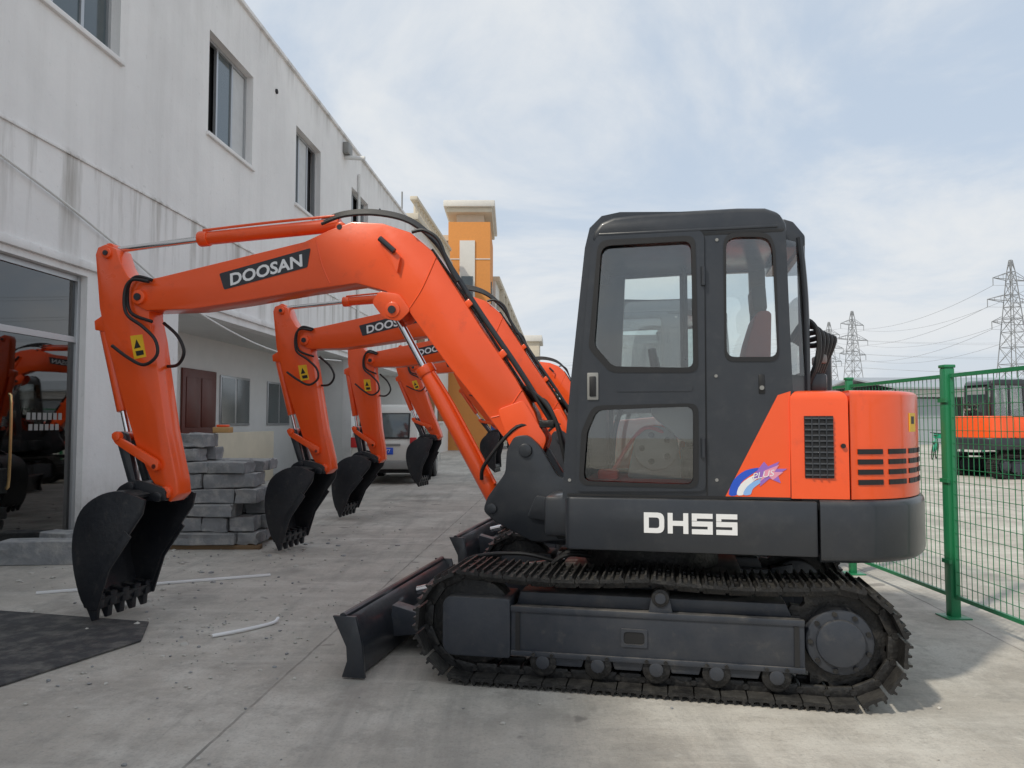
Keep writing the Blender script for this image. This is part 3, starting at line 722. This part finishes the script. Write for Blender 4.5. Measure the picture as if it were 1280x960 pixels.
for i, (a, b) in enumerate(wins+[(x, x+1.8) for x in (-12.6, -8.5, -4.3, -.1, 4.0)]):
    zb, zt = 6.24, 7.97
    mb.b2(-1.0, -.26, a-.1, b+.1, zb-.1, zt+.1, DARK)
    w = (b-a)/3; fx = -.16
    for y0, y1, z0, z1 in ((a, b, zb, zb+.06), (a, b, zt-.06, zt), (a, a+.06, zb+.06, zt-.06), (b-.06, b, zb+.06, zt-.06)): mb.b2(fx-.04, fx+.03, y0, y1, z0, z1, ALU)
    for k in (1, 2): mb.b2(fx-.03, fx+.02, a+w*k-.03, a+w*k+.03, zb+.06, zt-.06, ALU)
    for k in range(3):
        if k == (0, 0, 2, 1, 0, 1, 0, 0, 2, 1)[i]: continue
        mb.b2(fx-.012, fx-.004, a+w*k+.03, a+w*(k+1)-.03, zb+.06, zt-.06, WGL)
        if (i+k) % 3 == 0: mb.b2(fx-.003, fx+.001, a+w*k+.035, a+w*(k+1)-.035, zb+.065, zt-.065, CURT)
    mb.b2(-.02, .05, a-.06, b+.06, zb-.07, zb-.003, PL, .008)
def pwin(a, b, z0, z1):
    mb.b2(-1.598, -1.57, a, b, z0, z1, ALU, .004); n = 2; w = (b-a)/n
    for k in range(n): mb.b2(-1.569, -1.563, a+w*k+.05, a+w*(k+1)-.05, z0+.05, z1-.05, WGL)
for a, b in ((16.55, 18.1), (19.2, 20.75), (24.0, 25.5), (26.8, 28.3)): pwin(a, b, 1.38, 2.48)
mb.b2(-1.598, -1.55, 14.85, 16.3, .13, 2.52, BROWN, .01)
for y0, y1, z0, z1 in ((14.98, 15.52, .3, 1.2), (14.98, 15.52, 1.35, 2.35), (15.62, 16.18, .3, 1.2), (15.62, 16.18, 1.35, 2.35)): mb.b2(-1.55, -1.535, y0, y1, z0, z1, BROWN, .006)
mb.b2(-1.598, -1.56, 22.6, 23.5, .13, 2.4, BROWN, .01)
mb.b2(-.9, -.86, 14.9, 17.8, .13, 1.25, pmat('plywood_board', (.60, .54, .42), .8, var=.15), .005)
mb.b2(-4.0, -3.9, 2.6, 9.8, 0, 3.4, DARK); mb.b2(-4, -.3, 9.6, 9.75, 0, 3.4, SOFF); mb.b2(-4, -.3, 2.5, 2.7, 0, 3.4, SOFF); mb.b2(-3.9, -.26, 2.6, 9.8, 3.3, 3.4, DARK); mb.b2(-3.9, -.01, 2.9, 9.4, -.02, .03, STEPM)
ms = [2.93, 4.2, 5.5, 6.75, 8.0, 9.37]
for y in ms: mb.b2(-.16, -.08, y-.03, y+.03, .03, 3.24, ALU, .004)
for a, b in zip(ms[:-1], ms[1:]):
    mb.b2(-.15, -.09, a+.03, b-.03, 2.42, 2.49, ALU); mb.b2(-.15, -.09, a+.03, b-.03, 3.17, 3.235, ALU); mb.b2(-.15, -.09, a+.03, b-.03, .03, .14, ALU)
    mb.b2(-.125, -.115, a+.03, b-.03, .14, 2.42, DGL); mb.b2(-.125, -.115, a+.03, b-.03, 2.49, 3.17, DGL)
for y in (7.8, 8.2): mb.tube([(-.06, y, .75), (-.03, y, .85), (-.03, y, 1.65), (-.06, y, 1.75)], .016, BRASS, 8, 3)
mb.b2(-1.4, -1.2, 8.3, 9.3, .03, 1.1, GREYM, .02); mb.b2(-2.6, -2.0, 6.5, 8.4, .03, .8, SEATM, .05); mb.b2(-3.85, -3.8, 5.0, 8.0, 1.2, 2.2, CURT)
for k in range(7): mb.b2(-.114, -.110, 8.55+.09*k, 8.61+.09*k, 1.48, 1.56, GREYM)
for k in range(6): mb.b2(-.114, -.110, 8.59+.09*k, 8.65+.09*k, 1.36, 1.43, GREYM)
mb.obj('doors_and_windows', bld)
mb = MB()
mb.tube([(.04, 3, 5.1), (.05, 7.98, 4.18), (.06, 9.8, 3.77), (.08, 12.1, 3.19), (.05, 15.6, 2.88), (.05, 20, 3.05)], .016, SOFF, 6)
mb.tube([(.03, 10.6, 0.1), (.03, 10.6, 3.3)], .012, GREYM, 6, 2)
mb.cyl((-.1, 20.3, 8.55), (.55, 20.3, 8.5), .06, SOFF, 12); mb.b2(.0, .16, 20.1, 20.5, 8.6, 8.9, GREYM, .02)
mb.cyl((-.2, 28.5, 9.1), (-.2, 28.5, 10.1), .03, GREYM, 8)
mb.cyl((-.01, 15.4, 8.2), (.03, 15.4, 8.2), .05, DARK, 10); mb.cyl((-.01, 24.2, 8.2), (.03, 24.2, 8.2), .05, DARK, 10)
mb.tube([(.05, 21.6, 8.5), (.05, 21.6, 3.4)], .04, SOFF, 8, 2)
mb.obj('pipes_and_cables', bld)

# ------------------------------------------------------------------ further street buildings
TAN = pmat('tan_render', (.58, .52, .42), .85, var=.1, bump=.1)
ORB = pmat('ochre_tiles', (.66, .27, .07), .8, var=.12, scale=8)
GRW = pmat('pale_render', (.66, .64, .60), .9, var=.08)
b2e = empty('tan_office_building', (-5.862, 0, 0), -math.atan(SL))
mb = MB()
mb.b2(-12, -.1, 30.2, 39.5, 0, 9.5, GRW); mb.b2(-12, .1, 30.15, 39.6, 9.5, 9.75, TAN, .02)
for y in [30.6+.55*k for k in range(17)]: mb.cyl((-.1, y, 9.75), (-.1, y, 10.3), .08, TAN, 8)
mb.b2(-.25, .05, 30.2, 39.5, 10.3, 10.45, TAN, .02)
for y in (31, 33.6, 36.2):
    for z in (1.5, 4.3, 6.9): mb.b2(-.1, -.06, y, y+1.6, z, z+1.4, WGL); mb.b2(-.11, -.02, y-.1, y+1.7, z-.1, z-.003, GRW)
mb.obj('walls', b2e)
b3e = empty('ochre_tower_building', (0, 0, 0), 0)
mb = MB()
mb.b2(-3.35, -1.15, 40.0, 46, 0, 12.0, ORB); mb.b2(-2.95, -1.5, 40.4, 45.6, 12.0, 12.5, TAN)
mb.b2(-3.45, -1.05, 39.9, 46.1, 12.5, 12.75, TAN, .04); mb.b2(-3.6, -.9, 39.7, 46.3, 12.75, 13.1, GRW, .05)
mb.b2(-12, -3.36, 41, 46, 0, 11.2, GRW); mb.b2(-12, -3.36, 40.8, 46, 11.2, 11.5, TAN)
mb.b2(-2.75, -1.95, 39.93, 39.995, 3.5, 11.0, GRW)
for z in (4.5, 7.4): mb.b2(-2.65, -2.05, 39.90, 39.93, z, z+1.7, WGL); mb.b2(-1.15, -1.1, 41.5, 44.5, z, z+1.7, WGL)
for z in (5, 7.5, 10): mb.b2(-3.37, -2.76, 39.97, 39.998, z, z+.05, GRW); mb.b2(-1.94, -1.14, 39.97, 39.998, z, z+.05, GRW)
mb.obj('walls', b3e)
b4e = empty('long_pale_building', (-3.86, 0, 0), -math.atan(.062))
mb = MB()
mb.b2(-10, 0, 46.3, 100, 0, 10.0, GRW); mb.b2(-10, .25, 46.3, 100.1, 10.0, 10.3, TAN, .02)
for k in range(17):
    y = 47+3.1*k
    for z in (1.2, 4.4, 7.4): mb.b2(0, .04, y, y+1.9, z, z+1.6, WGL)
    mb.b2(0, .3, y+2.25, y+2.65, 0, 9.99, TAN)
mb.b2(-6, 1.2, 100.2, 106, 0, 12.0, TAN); mb.b2(-6.4, 1.6, 99.8, 106.4, 12, 12.8, GRW, .05)
mb.obj('walls', b4e)

# ------------------------------------------------------------------ stone blocks, rubble, odds and ends
STONE = pmat('grey_stone_block', (.22, .23, .24), .9, var=.35, scale=3, bump=.8, bscale=14, col2=(.40, .39, .37), c2lo=.48, c2hi=.75, dust=((.5, .48, .44), .6))
def slab(mb, c, s, rot):
    bm = bmesh.new(); bmesh.ops.create_cube(bm, size=1); bmesh.ops.scale(bm, vec=s, verts=bm.verts)
    bmesh.ops.subdivide_edges(bm, edges=bm.edges, cuts=2, use_grid_fill=True)
    for v in bm.verts: v.co += Vector((random.gauss(0, .006), random.gauss(0, .006), random.gauss(0, .005)))
    mb.bev(bm, .008, 1)
    mb.add(bm, STONE, Matrix.Translation(c) @ rot)
mb = MB()
x0, y0 = -3.98, 9.0
z = .05
for lay in range(8):
    hgt = random.choice((.14, .155, .17)); depth = 3 if lay < 6 else 2
    for r in range(depth):
        x = x0+random.uniform(-.08, .07)+.01*lay
        xe = x0+1.02-(.42 if lay >= 6 else 0)+random.uniform(-.10, .05)-.035*lay
        while x < xe-.12:
            w = min(random.choice((.30, .46, .60, .8)), xe-x+.1)
            slab(mb, (x+w/2, y0+r*.34+random.uniform(-.05, .05)+.02*lay, z+hgt/2), (w-.014, .31, hgt-.012), Matrix.Rotation(random.uniform(-.09, .09), 4, 'Z') @ Matrix.Rotation(random.uniform(-.015, .015), 4, 'Y'))
            x += w+random.choice((0, 0, .03))
    z += hgt
ztop = z
TIM = pmat('timber', (.2, .13, .07), .8, var=.3)
mb.b2(x0-.1, x0+1.1, y0-.15, y0-.05, .0, .05, TIM, .004); mb.b2(x0-.1, x0+1.1, y0+.6, y0+.7, .0, .05, TIM, .004)
mb.obj('stone_block_pile', angle=25)
for c, s, a in (((-4.85, 8.0, .12), (.75, .26, .24), .1), ((-5.2, 8.9, .10), (.6, .3, .2), -.4)):
    mb = MB(); slab(mb, (0, 0, 0), s, Matrix.Identity(4)); o = mb.obj('kerb_stone', angle=25); o.location = c; o.rotation_euler = (0, 0, a)
mb = MB()
def rock(c, r, m):
    bm = bmesh.new(); bmesh.ops.create_icosphere(bm, subdivisions=1, radius=r)
    for v in bm.verts: v.co *= random.uniform(.65, 1.25)
    mb.add(bm, m, Matrix.Translation(c) @ Matrix.Diagonal((1, random.uniform(.6, 1), random.uniform(.35, .7), 1)))
RUB = pmat('rubble', (.48, .46, .42), .9, var=.3)
for k in range(620):
    x = random.gauss(-3.1, .9); y = random.gauss(8.4, 1.4)
    if k > 280: x = random.uniform(-3.4, 3.2); y = random.uniform(2.8, 14)
    if k > 430: x = random.gauss(-2.0, .55); y = random.gauss(5.3, .7)
    rock((x, y, .005), random.choice((.006, .009, .015, .032 if k < 280 else .010)), RUB if random.random() < .65 else STONE)
mb.obj('rubble', angle=20)
mb = MB(); mb.tube([(-2.02, 5.25, .014), (-1.86, 5.38, .018), (-1.72, 5.58, .014), (-1.70, 5.66, .03)], .012, WHITE, 8); mb.obj('white_stick')
mb = MB(); mb.box((0, 0, .012), (1.9, .035, .02), WHITE, .003); o = mb.obj('timber_batten'); o.location = (-3.15, 6.95, 0); o.rotation_euler = (0, 0, .42)
mb = MB(); mb.prism([(-.10, 0), (.10, 0), (.10, .07), (-.10, .07)], -.08, .08, pmat('cardboard', (.5, .3, .12), .8), .01); mb.b2(-.07, .07, -.05, .05, .071, .10, ORANGE, .01)
o = mb.obj('cardboard_box'); o.location = (-3.55, 9.45, ztop+.002)
mb = MB()
mb.plan([(-4.9, 6.2), (-2.62, 5.62), (-2.45, 5.15), (-3.2, 3.3), (-5.0, 2.6)], .004, .016, pmat('black_mat_rubber', (.05, .05, .052), .8, var=.4, bump=.4, col2=(.2, .19, .17), c2lo=.45, c2hi=.8), .002)
mb.obj('rubber_mat')

# ------------------------------------------------------------------ van
SILV = pmat('van_paint', (.60, .585, .54), .35, metal=.1, var=.06, coat=.3)
van = empty('minivan', (-3.0, 18.0, 0), math.pi/2-.05)
mb = MB()
prof = [(0, .36), (-.02, .62), (0, .95), (.05, 1.03), (.20, 1.70), (.32, 1.83), (.6, 1.88), (2.5, 1.88), (2.85, 1.80), (3.40, 1.20), (3.72, 1.02), (3.80, .80), (3.80, .36)]
bm = bmesh.new()
a = [bm.verts.new((p[0], -.78, p[1])) for p in prof]; b = [bm.verts.new((p[0], .78, p[1])) for p in prof]
bm.faces.new(a); bm.faces.new(b[::-1])
for i in range(len(prof)): bm.faces.new((a[i], b[i], b[(i+1) % len(prof)], a[(i+1) % len(prof)]))
for v in bm.verts:
    if v.co.z > 1.0: v.co.y *= 1-.16*(v.co.z-1.0)/.88
bmesh.ops.recalc_face_normals(bm, faces=bm.faces)
mb.bev(bm, .05, 3); mb.add(bm, SILV)
mb.prism([(.055, 1.10), (.175, 1.64), (.155, 1.645), (.035, 1.10)], -.56, .56, WGL, .004)
mb.prism([(.045, 1.07), (.18, 1.67), (.165, 1.672), (.032, 1.07)], -.60, .60, BLACK, .003)
for s_ in (1, -1):
    for x0_, x1_ in ((.45, 1.35), (1.42, 2.25), (2.32, 2.95)):
        top_ = 1.68 if x1_ < 2.5 else 1.62
        bmq = [(x0_, s_*.775, 1.12), (x1_+(.18 if x1_ > 2.5 else 0), s_*.775, 1.12), (x1_-(.12 if x1_ > 2.5 else 0), s_*.695, top_), (x0_, s_*.695, top_)]
        mb.quad(bmq if s_ > 0 else bmq[::-1], WGL)
    for xd in (1.385, 2.285): mb.b2(xd-.006, xd+.006, s_*.777, s_*.784, .45, 1.1, BLACK)
    mb.b2(-.035, .05, s_*.62, s_*.775, .86, 1.10, RED, .015)
    for x in (.72, 2.95):
        mb.cyl((x, s_*.60, .29), (x, s_*.80, .29), .29, BLACK, 24, bev=.03); mb.cyl((x, s_*.80, .29), (x, s_*.815, .29), .17, GREYM, 18, bev=.01)
        mb.cyl((x, s_*.74, .33), (x, s_*.784, .33), .36, DARK, 24)
mb.b2(-.09, .15, -.78, .78, .36, .56, GREYM, .04); mb.b2(3.7, 3.9, -.78, .78, .36, .58, GREYM, .04)
mb.b2(-.035, -.02, -.23, .23, .70, .86, BLUED, .003); mb.b2(-.028, -.01, -.4, .4, .90, .95, GREYM, .006)
mb.text('L 9977', Matrix(((0, 0, -1, -.038), (-1, 0, 0, 0), (0, 1, 0, .78), (0, 0, 0, 1))), .12, WHITE, 1.0, 0, 0, .002)
mb.b2(.3, 3.5, -.70, .70, .25, .4, DARK)
mb.obj('body', van)

TB = pmat('blue_truck_paint', (.02, .12, .4), .4)
trk = empty('flatbed_truck', (-1.0, 42, 0), math.pi/2)
mb = MB()
mb.b2(0, 3.6, -1.0, 1.0, .9, 1.05, TB, .02); mb.b2(0, 3.6, -1.0, -.95, 1.05, 1.5, TB); mb.b2(0, 3.6, .95, 1.0, 1.05, 1.5, TB); mb.b2(0, .05, -.95, .95, 1.05, 1.5, TB)
mb.prism(roundpoly([(3.75, .6), (3.75, 2.2), (4.7, 2.2), (5.2, 1.4), (5.25, .6)], .08), -.9, .9, TB, .04); mb.b2(3.74, 3.748, -.7, .7, 1.5, 2.05, WGL)
for x in (.9, 4.4):
    for y in (.85, -.85): mb.cyl((x, y-.12, .42), (x, y+.12, .42), .42, BLACK, 20, bev=.03)
mb.b2(.2, 4.8, -.4, .4, .5, .8, DARK)
CR = pmat('crate', (.25, .22, .18), .8)
for k in range(3): mb.b2(.2+k*1.1, 1.1+k*1.1, -.8, .8, 1.06, 1.9, CR, .03)
mb.obj('body', trk)

# ------------------------------------------------------------------ green fence
GREEN = pmat('green_fence_paint', (.015, .20, .08), .4, var=.1, coat=.2)
fen = empty('green_mesh_fence', (3.36, 0, 0), .012)
posts = [2.5, 4.15, 5.8, 7.45, 9.95, 12.45, 14.95, 17.45, 19.95, 22.45, 24.95]
mb = MB()
for i, y in enumerate(posts):
    w = .075 if y < 6 else .06
    mb.b2(-w/2, w/2, y-w/2, y+w/2, 0, 1.86, GREEN, .008); mb.b2(-w/2-.006, w/2+.006, y-w/2-.006, y+w/2+.006, 1.86, 1.885, GREEN, .006)
    mb.b2(-.09, .09, y-.09, y+.09, 0, .012, GREEN, .003)
    for z in (.4, 1., 1.6): mb.b2(-.05, -.03, y-.05, y+.05, z, z+.03, GREEN)
mb.obj('posts', fen)
mb = MB()
bmw = bmesh.new()
def wire(x0, x1, y0, y1, z0, z1):
    vs = [bmw.verts.new((x, y, z)) for x in (x0, x1) for y in (y0, y1) for z in (z0, z1)]
    for f in ((0, 1, 3, 2), (4, 6, 7, 5), (0, 4, 5, 1), (2, 3, 7, 6), (0, 2, 6, 4), (1, 5, 7, 3)): bmw.faces.new([vs[i] for i in f])
for a, b in zip(posts[:-1], posts[1:]):
    a += .045; b -= .045
    for z in (.16, 1.80): wire(-.012, .012, a, b, z-.014, z+.014)
    for y in (a, b): wire(-.011, .011, y-.012, y+.012, .175, 1.785)
    z = .25
    while z < 1.75: wire(-.002, .002, a, b, z-.002, z+.002); z += .095
    n = int((b-a)/.06)
    for k in range(1, n):
        y = a+(b-a)*k/n; wire(.002, .006, y-.002, y+.002, .16, 1.80)
mb.add(bmw, GREEN)
mb.obj('mesh_panels', fen)

# ------------------------------------------------------------------ background on the right
ROOFM = pmat('sheet_metal_roof', (.34, .37, .40), .6, var=.15, scale=1)
SHW = pmat('shed_white', (.66, .66, .66), .8, var=.1)
def shed(x0, x1, y0, y1, h, rise):
    e = empty('workshop_shed', ((x0+x1)/2, y0, 0)); w = (x1-x0)/2; d = y1-y0
    mb = MB()
    mb.b2(-w, w, d-.2, d, 0, h, SHW); mb.b2(-w, -w+.2, 0, d, 0, h, SHW); mb.b2(w-.2, w, 0, d, 0, h, SHW)
    R = Matrix(((0, 1, 0, 0), (1, 0, 0, 0), (0, 0, 1, 0), (0, 0, 0, 1)))
    mb.prism([(-.8, h), (d/2, h+rise), (d+.8, h), (d+.8, h+.12), (d/2, h+rise+.12), (-.8, h+.12)], -w-.4, w+.4, ROOFM, 0, R)
    n = int(2*w/4)
    for k in range(n+1):
        x = -w+.15+(2*w-.3)*k/n; mb.b2(x-.12, x+.12, -.02, .2, 0, h, SHW)
    mb.b2(-w, w, .0, .15, h-.5, h-.01, SHW)
    for k in range(n):
        x = -w+.4+(2*w-.3)*k/n
        if k % 3 == 0: mb.b2(x, x+3.2, .3, .4, 0, h-.6, ROOFM)
        elif k % 3 == 1: mb.b2(x+.3, x+2.4, 1.5, 3.5, 0, random.uniform(1, 2.2), DARK, .1)
        else: mb.b2(x+.3, x+2.8, .3, .36, 1.2, h-1.0, WGL); mb.b2(x, x+3.2, .37, .45, 0, h-.6, SHW)
    mb.obj('structure', e)
shed(25, 52, 50, 62, 3.6, 1.0); shed(34, 75, 78, 92, 4.6, 1.4); shed(26, 45, 95, 108, 4.2, 1.2)
mb = MB()
x = -20
while x < 330:
    w = random.uniform(10, 26); h = random.uniform(4, 11); y = 230+random.uniform(-20, 50)
    mb.b2(x, x+w, y, y+12, 0, h, random.choice((SHW, GRW, ROOFM)))
    for f in range(int(h/3)):
        for k in range(int(w/3)): mb.b2(x+.8+3*k, x+2.2+3*k, y-.1, y-.02, 1+3*f, 2.3+3*f, WGL)
    x += w+random.uniform(0, 14)
mb.obj('distant_buildings')
LEAF = pmat('foliage', (.06, .10, .035), .8, var=.5, scale=1.5)
mb = MB(); bm = bmesh.new()
def clump(cx, cy, cz, r, n, s):
    for _ in range(n):
        v = Vector((random.gauss(0, 1), random.gauss(0, 1), random.gauss(0, 1))).normalized()*r*random.uniform(.5, 1.05)
        p = Vector((cx+v.x, cy+v.y, cz+v.z*.8)); q = Vector((random.gauss(0, 1), random.gauss(0, 1), random.gauss(0, 1))).normalized(); t = q.orthogonal().normalized()*s; u = q.cross(t.normalized())*s*.7
        bm.faces.new([bm.verts.new(p+t), bm.verts.new(p+u), bm.verts.new(p-t), bm.verts.new(p-u)])
for k in range(46):
    x = random.uniform(-4, 190); y = random.uniform(150, 190)
    for j in range(3): clump(x+random.uniform(-2, 2), y, random.uniform(1.5, 4.5), random.uniform(1.3, 2.6), 60, .5)
for k in range(6):
    x = 28+k*3.2+random.uniform(-1, 1)
    for j in range(3): clump(x+random.uniform(-.7, .7), 66, random.uniform(2.5, 4.6), 1.1, 90, .22)
for k in range(10):
    for j in range(3): clump(4+random.uniform(-1, 1)+k*1.8, 116+random.uniform(-5, 5), random.uniform(1.5, 5), random.uniform(1, 1.9), 70, .4)
mb.add(bm, LEAF, recalc=False); mb.obj('distant_trees')
mb = MB()
BG = pmat('bicycle_green', (.02, .35, .2), .4)
for k in range(9):
    M = Matrix.Translation((16.4+k*.62, 30+random.uniform(-.2, .2), 0)) @ Matrix.Rotation(random.uniform(.9, 1.4), 4, 'Z') @ Matrix.Rotation(.1, 4, 'X')
    for x in (0, 1.05):
        mb.tube([(x+.33*math.cos(a*math.pi/8), 0, .33+.33*math.sin(a*math.pi/8)) for a in range(17)], .02, BLACK, 6, 1, False, M)
    for a, b in (((0, .33), (.38, .85)), ((.38, .85), (.92, .80)), ((.45, .30), (.92, .75)), ((.45, .30), (.36, .92)), ((0, .33), (.45, .30)), ((1.05, .33), (.90, 1.0))):
        mb.cyl((a[0], 0, a[1]), (b[0], 0, b[1]), .022, BG, 6, M=M)
    mb.box((.35, 0, .94), (.26, .13, .05), BLACK, .02, M); mb.cyl((.9, -.27, 1.02), (.9, .27, 1.02), .015, BLACK, 6, M=M); mb.box((1.05, 0, .92), (.25, .3, .2), BG, .02, M)
    mb.box((0, 0, .70), (.5, .06, .02), BG, .005, M)
mb.obj('bicycle_row')

PYL = pmat('galvanised_steel', (.27, .28, .29), .6, metal=.2)
def pylon(x, y, h, rz):
    e = empty('transmission_tower', (x, y, 0), rz)
    mb = MB(); W = h*.085
    def wd(z): return W*(1-z/h)**1.0*.9+h*.010 if z < h*.98 else h*.006
    lv = [h*t for t in (0, .14, .27, .38, .48, .57, .65, .72, .79, .86, .93, 1)]
    r = h*.0027
    for a, b in zip(lv[:-1], lv[1:]):
        wa, wb = wd(a), wd(b)
        ca = [(sx*wa, sy*wa, a) for sx, sy in ((1, 1), (1, -1), (-1, -1), (-1, 1))]; cb = [(sx*wb, sy*wb, b) for sx, sy in ((1, 1), (1, -1), (-1, -1), (-1, 1))]
        for i in range(4):
            j = (i+1) % 4
            mb.cyl(ca[i], cb[i], r, PYL, 4); mb.cyl(ca[i], cb[j], r*.6, PYL, 4); mb.cyl(ca[j], cb[i], r*.6, PYL, 4); mb.cyl(cb[i], cb[j], r*.6, PYL, 4)
    arms = []
    for z, l in ((h*.62, h*.17), (h*.75, h*.20), (h*.88, h*.15)):
        w = wd(z)
        for s in (1, -1):
            tip = (s*l, 0, z+h*.005)
            for sy in (1, -1):
                mb.cyl((s*w, sy*w, z), tip, r*.8, PYL, 4); mb.cyl((s*w, sy*w, z+h*.045), tip, r*.7, PYL, 4)
            for t in (.35, .65):
                mb.cyl((s*(w+(l-w)*t), 0, z), (s*(w+(l-w)*t), 0, z+h*.045*(1-t)), r*.6, PYL, 4)
            mb.cyl(tip, (tip[0], 0, z-h*.04), r*.9, PYL, 5)
            arms.append(Matrix.Translation((x, y, 0)) @ Matrix.Rotation(rz, 4, 'Z') @ Vector((tip[0], 0, z-h*.04)))
    mb.obj('lattice', e); return arms
A1 = pylon(114, 174, 38.5, .35); A2 = pylon(118, 265, 40, .5); A3 = pylon(141, 340, 46, .5)
mb = MB()
def line(a, b, sag):
    mb.tube([a.lerp(b, t/10)-Vector((0, 0, sag*4*(t/10)*(1-t/10))) for t in range(11)], .04, PYL, 4, 2)
for i in range(6):
    line(A1[i], A2[i], 3.5); line(A2[i], A2[i]+Vector((-260, 190, 0)), 9)
    line(A1[i], A1[i]+Vector((120, -60, 0)), 3); line(A3[i], A3[i]+Vector((160, -60, 0)), 5); line(A3[i], A3[i]+Vector((-280, 120, 0)), 8)
mb.obj('power_lines')

# ------------------------------------------------------------------ light, sky, camera
SE = math.radians(46.5); AZ = math.radians(42)
to = Vector((-math.cos(AZ)*math.cos(SE), -math.sin(AZ)*math.cos(SE), math.sin(SE)))
sun = bpy.data.lights.new('sun', 'SUN'); sun.energy = 2.5; sun.angle = math.radians(3.0); sun.color = (1, .93, .80)
so = bpy.data.objects.new('sun', sun); so.rotation_euler = to.to_track_quat('Z', 'Y').to_euler(); so.location = (0, 0, 30); scene.collection.objects.link(so)
w = bpy.data.worlds.new('World'); scene.world = w; w.use_nodes = True
N = w.node_tree.nodes; L = w.node_tree.links; bg = N['Background']
sk = N.new('ShaderNodeTexSky'); sk.sky_type = 'NISHITA'; sk.sun_disc = False; sk.sun_elevation = SE; sk.sun_rotation = math.atan2(to.x, to.y); sk.dust_density = 3.; sk.air_density = 1.
tc = N.new('ShaderNodeTexCoord'); sp = N.new('ShaderNodeSeparateXYZ'); L.new(tc.outputs['Generated'], sp.inputs[0])
def mth(op, a, b=None, clamp=False):
    n = N.new('ShaderNodeMath'); n.operation = op; n.use_clamp = clamp
    for i, v in enumerate((a, b)):
        if v is None: continue
        if isinstance(v, (int, float)): n.inputs[i].default_value = v
        else: L.new(v, n.inputs[i])
    return n.outputs[0]
zz = mth('ADD', mth('MAXIMUM', sp.outputs['Z'], 0), .22)
cb = N.new('ShaderNodeCombineXYZ'); L.new(mth('DIVIDE', sp.outputs['X'], zz), cb.inputs[0]); L.new(mth('DIVIDE', sp.outputs['Y'], zz), cb.inputs[1])
n1 = N.new('ShaderNodeTexNoise'); n1.inputs['Scale'].default_value = 1.15; n1.inputs['Detail'].default_value = 10; n1.inputs['Roughness'].default_value = .6; n1.inputs['Distortion'].default_value = .5
L.new(cb.outputs[0], n1.inputs['Vector'])
mr = N.new('ShaderNodeMapRange'); mr.interpolation_type = 'SMOOTHSTEP'; mr.inputs[1].default_value = .38; mr.inputs[2].default_value = .64; L.new(n1.outputs['Fac'], mr.inputs[0])
m1 = N.new('ShaderNodeMix'); m1.data_type = 'RGBA'; m1.inputs[0].default_value = .80; L.new(sk.outputs[0], m1.inputs[6]); m1.inputs[7].default_value = (4.8, 5.6, 6.6, 1)
m2 = N.new('ShaderNodeMix'); m2.data_type = 'RGBA'; L.new(mth('MULTIPLY', mr.outputs[0], .9), m2.inputs[0]); L.new(m1.outputs[2], m2.inputs[6]); m2.inputs[7].default_value = (6.6, 6.75, 6.85, 1)
hz = mth('POWER', mth('SUBTRACT', 1., mth('MAXIMUM', sp.outputs['Z'], 0)), 7.)
m3 = N.new('ShaderNodeMix'); m3.data_type = 'RGBA'; L.new(mth('MULTIPLY', hz, .75), m3.inputs[0]); L.new(m2.outputs[2], m3.inputs[6]); m3.inputs[7].default_value = (5.9, 6.15, 6.4, 1)
L.new(m3.outputs[2], bg.inputs[0]); bg.inputs[1].default_value = .125
cam = bpy.data.cameras.new('camera'); cam.lens = 27; cam.sensor_width = 36; cam.clip_end = 3000; cam.clip_start = .05
co = bpy.data.objects.new('camera', cam); co.location = (0, 0, H); co.rotation_euler = (math.pi/2+PITCH, 0, 0); scene.collection.objects.link(co); scene.camera = co
scene.view_settings.view_transform = 'Standard'; scene.view_settings.look = 'None'; scene.view_settings.exposure = 0
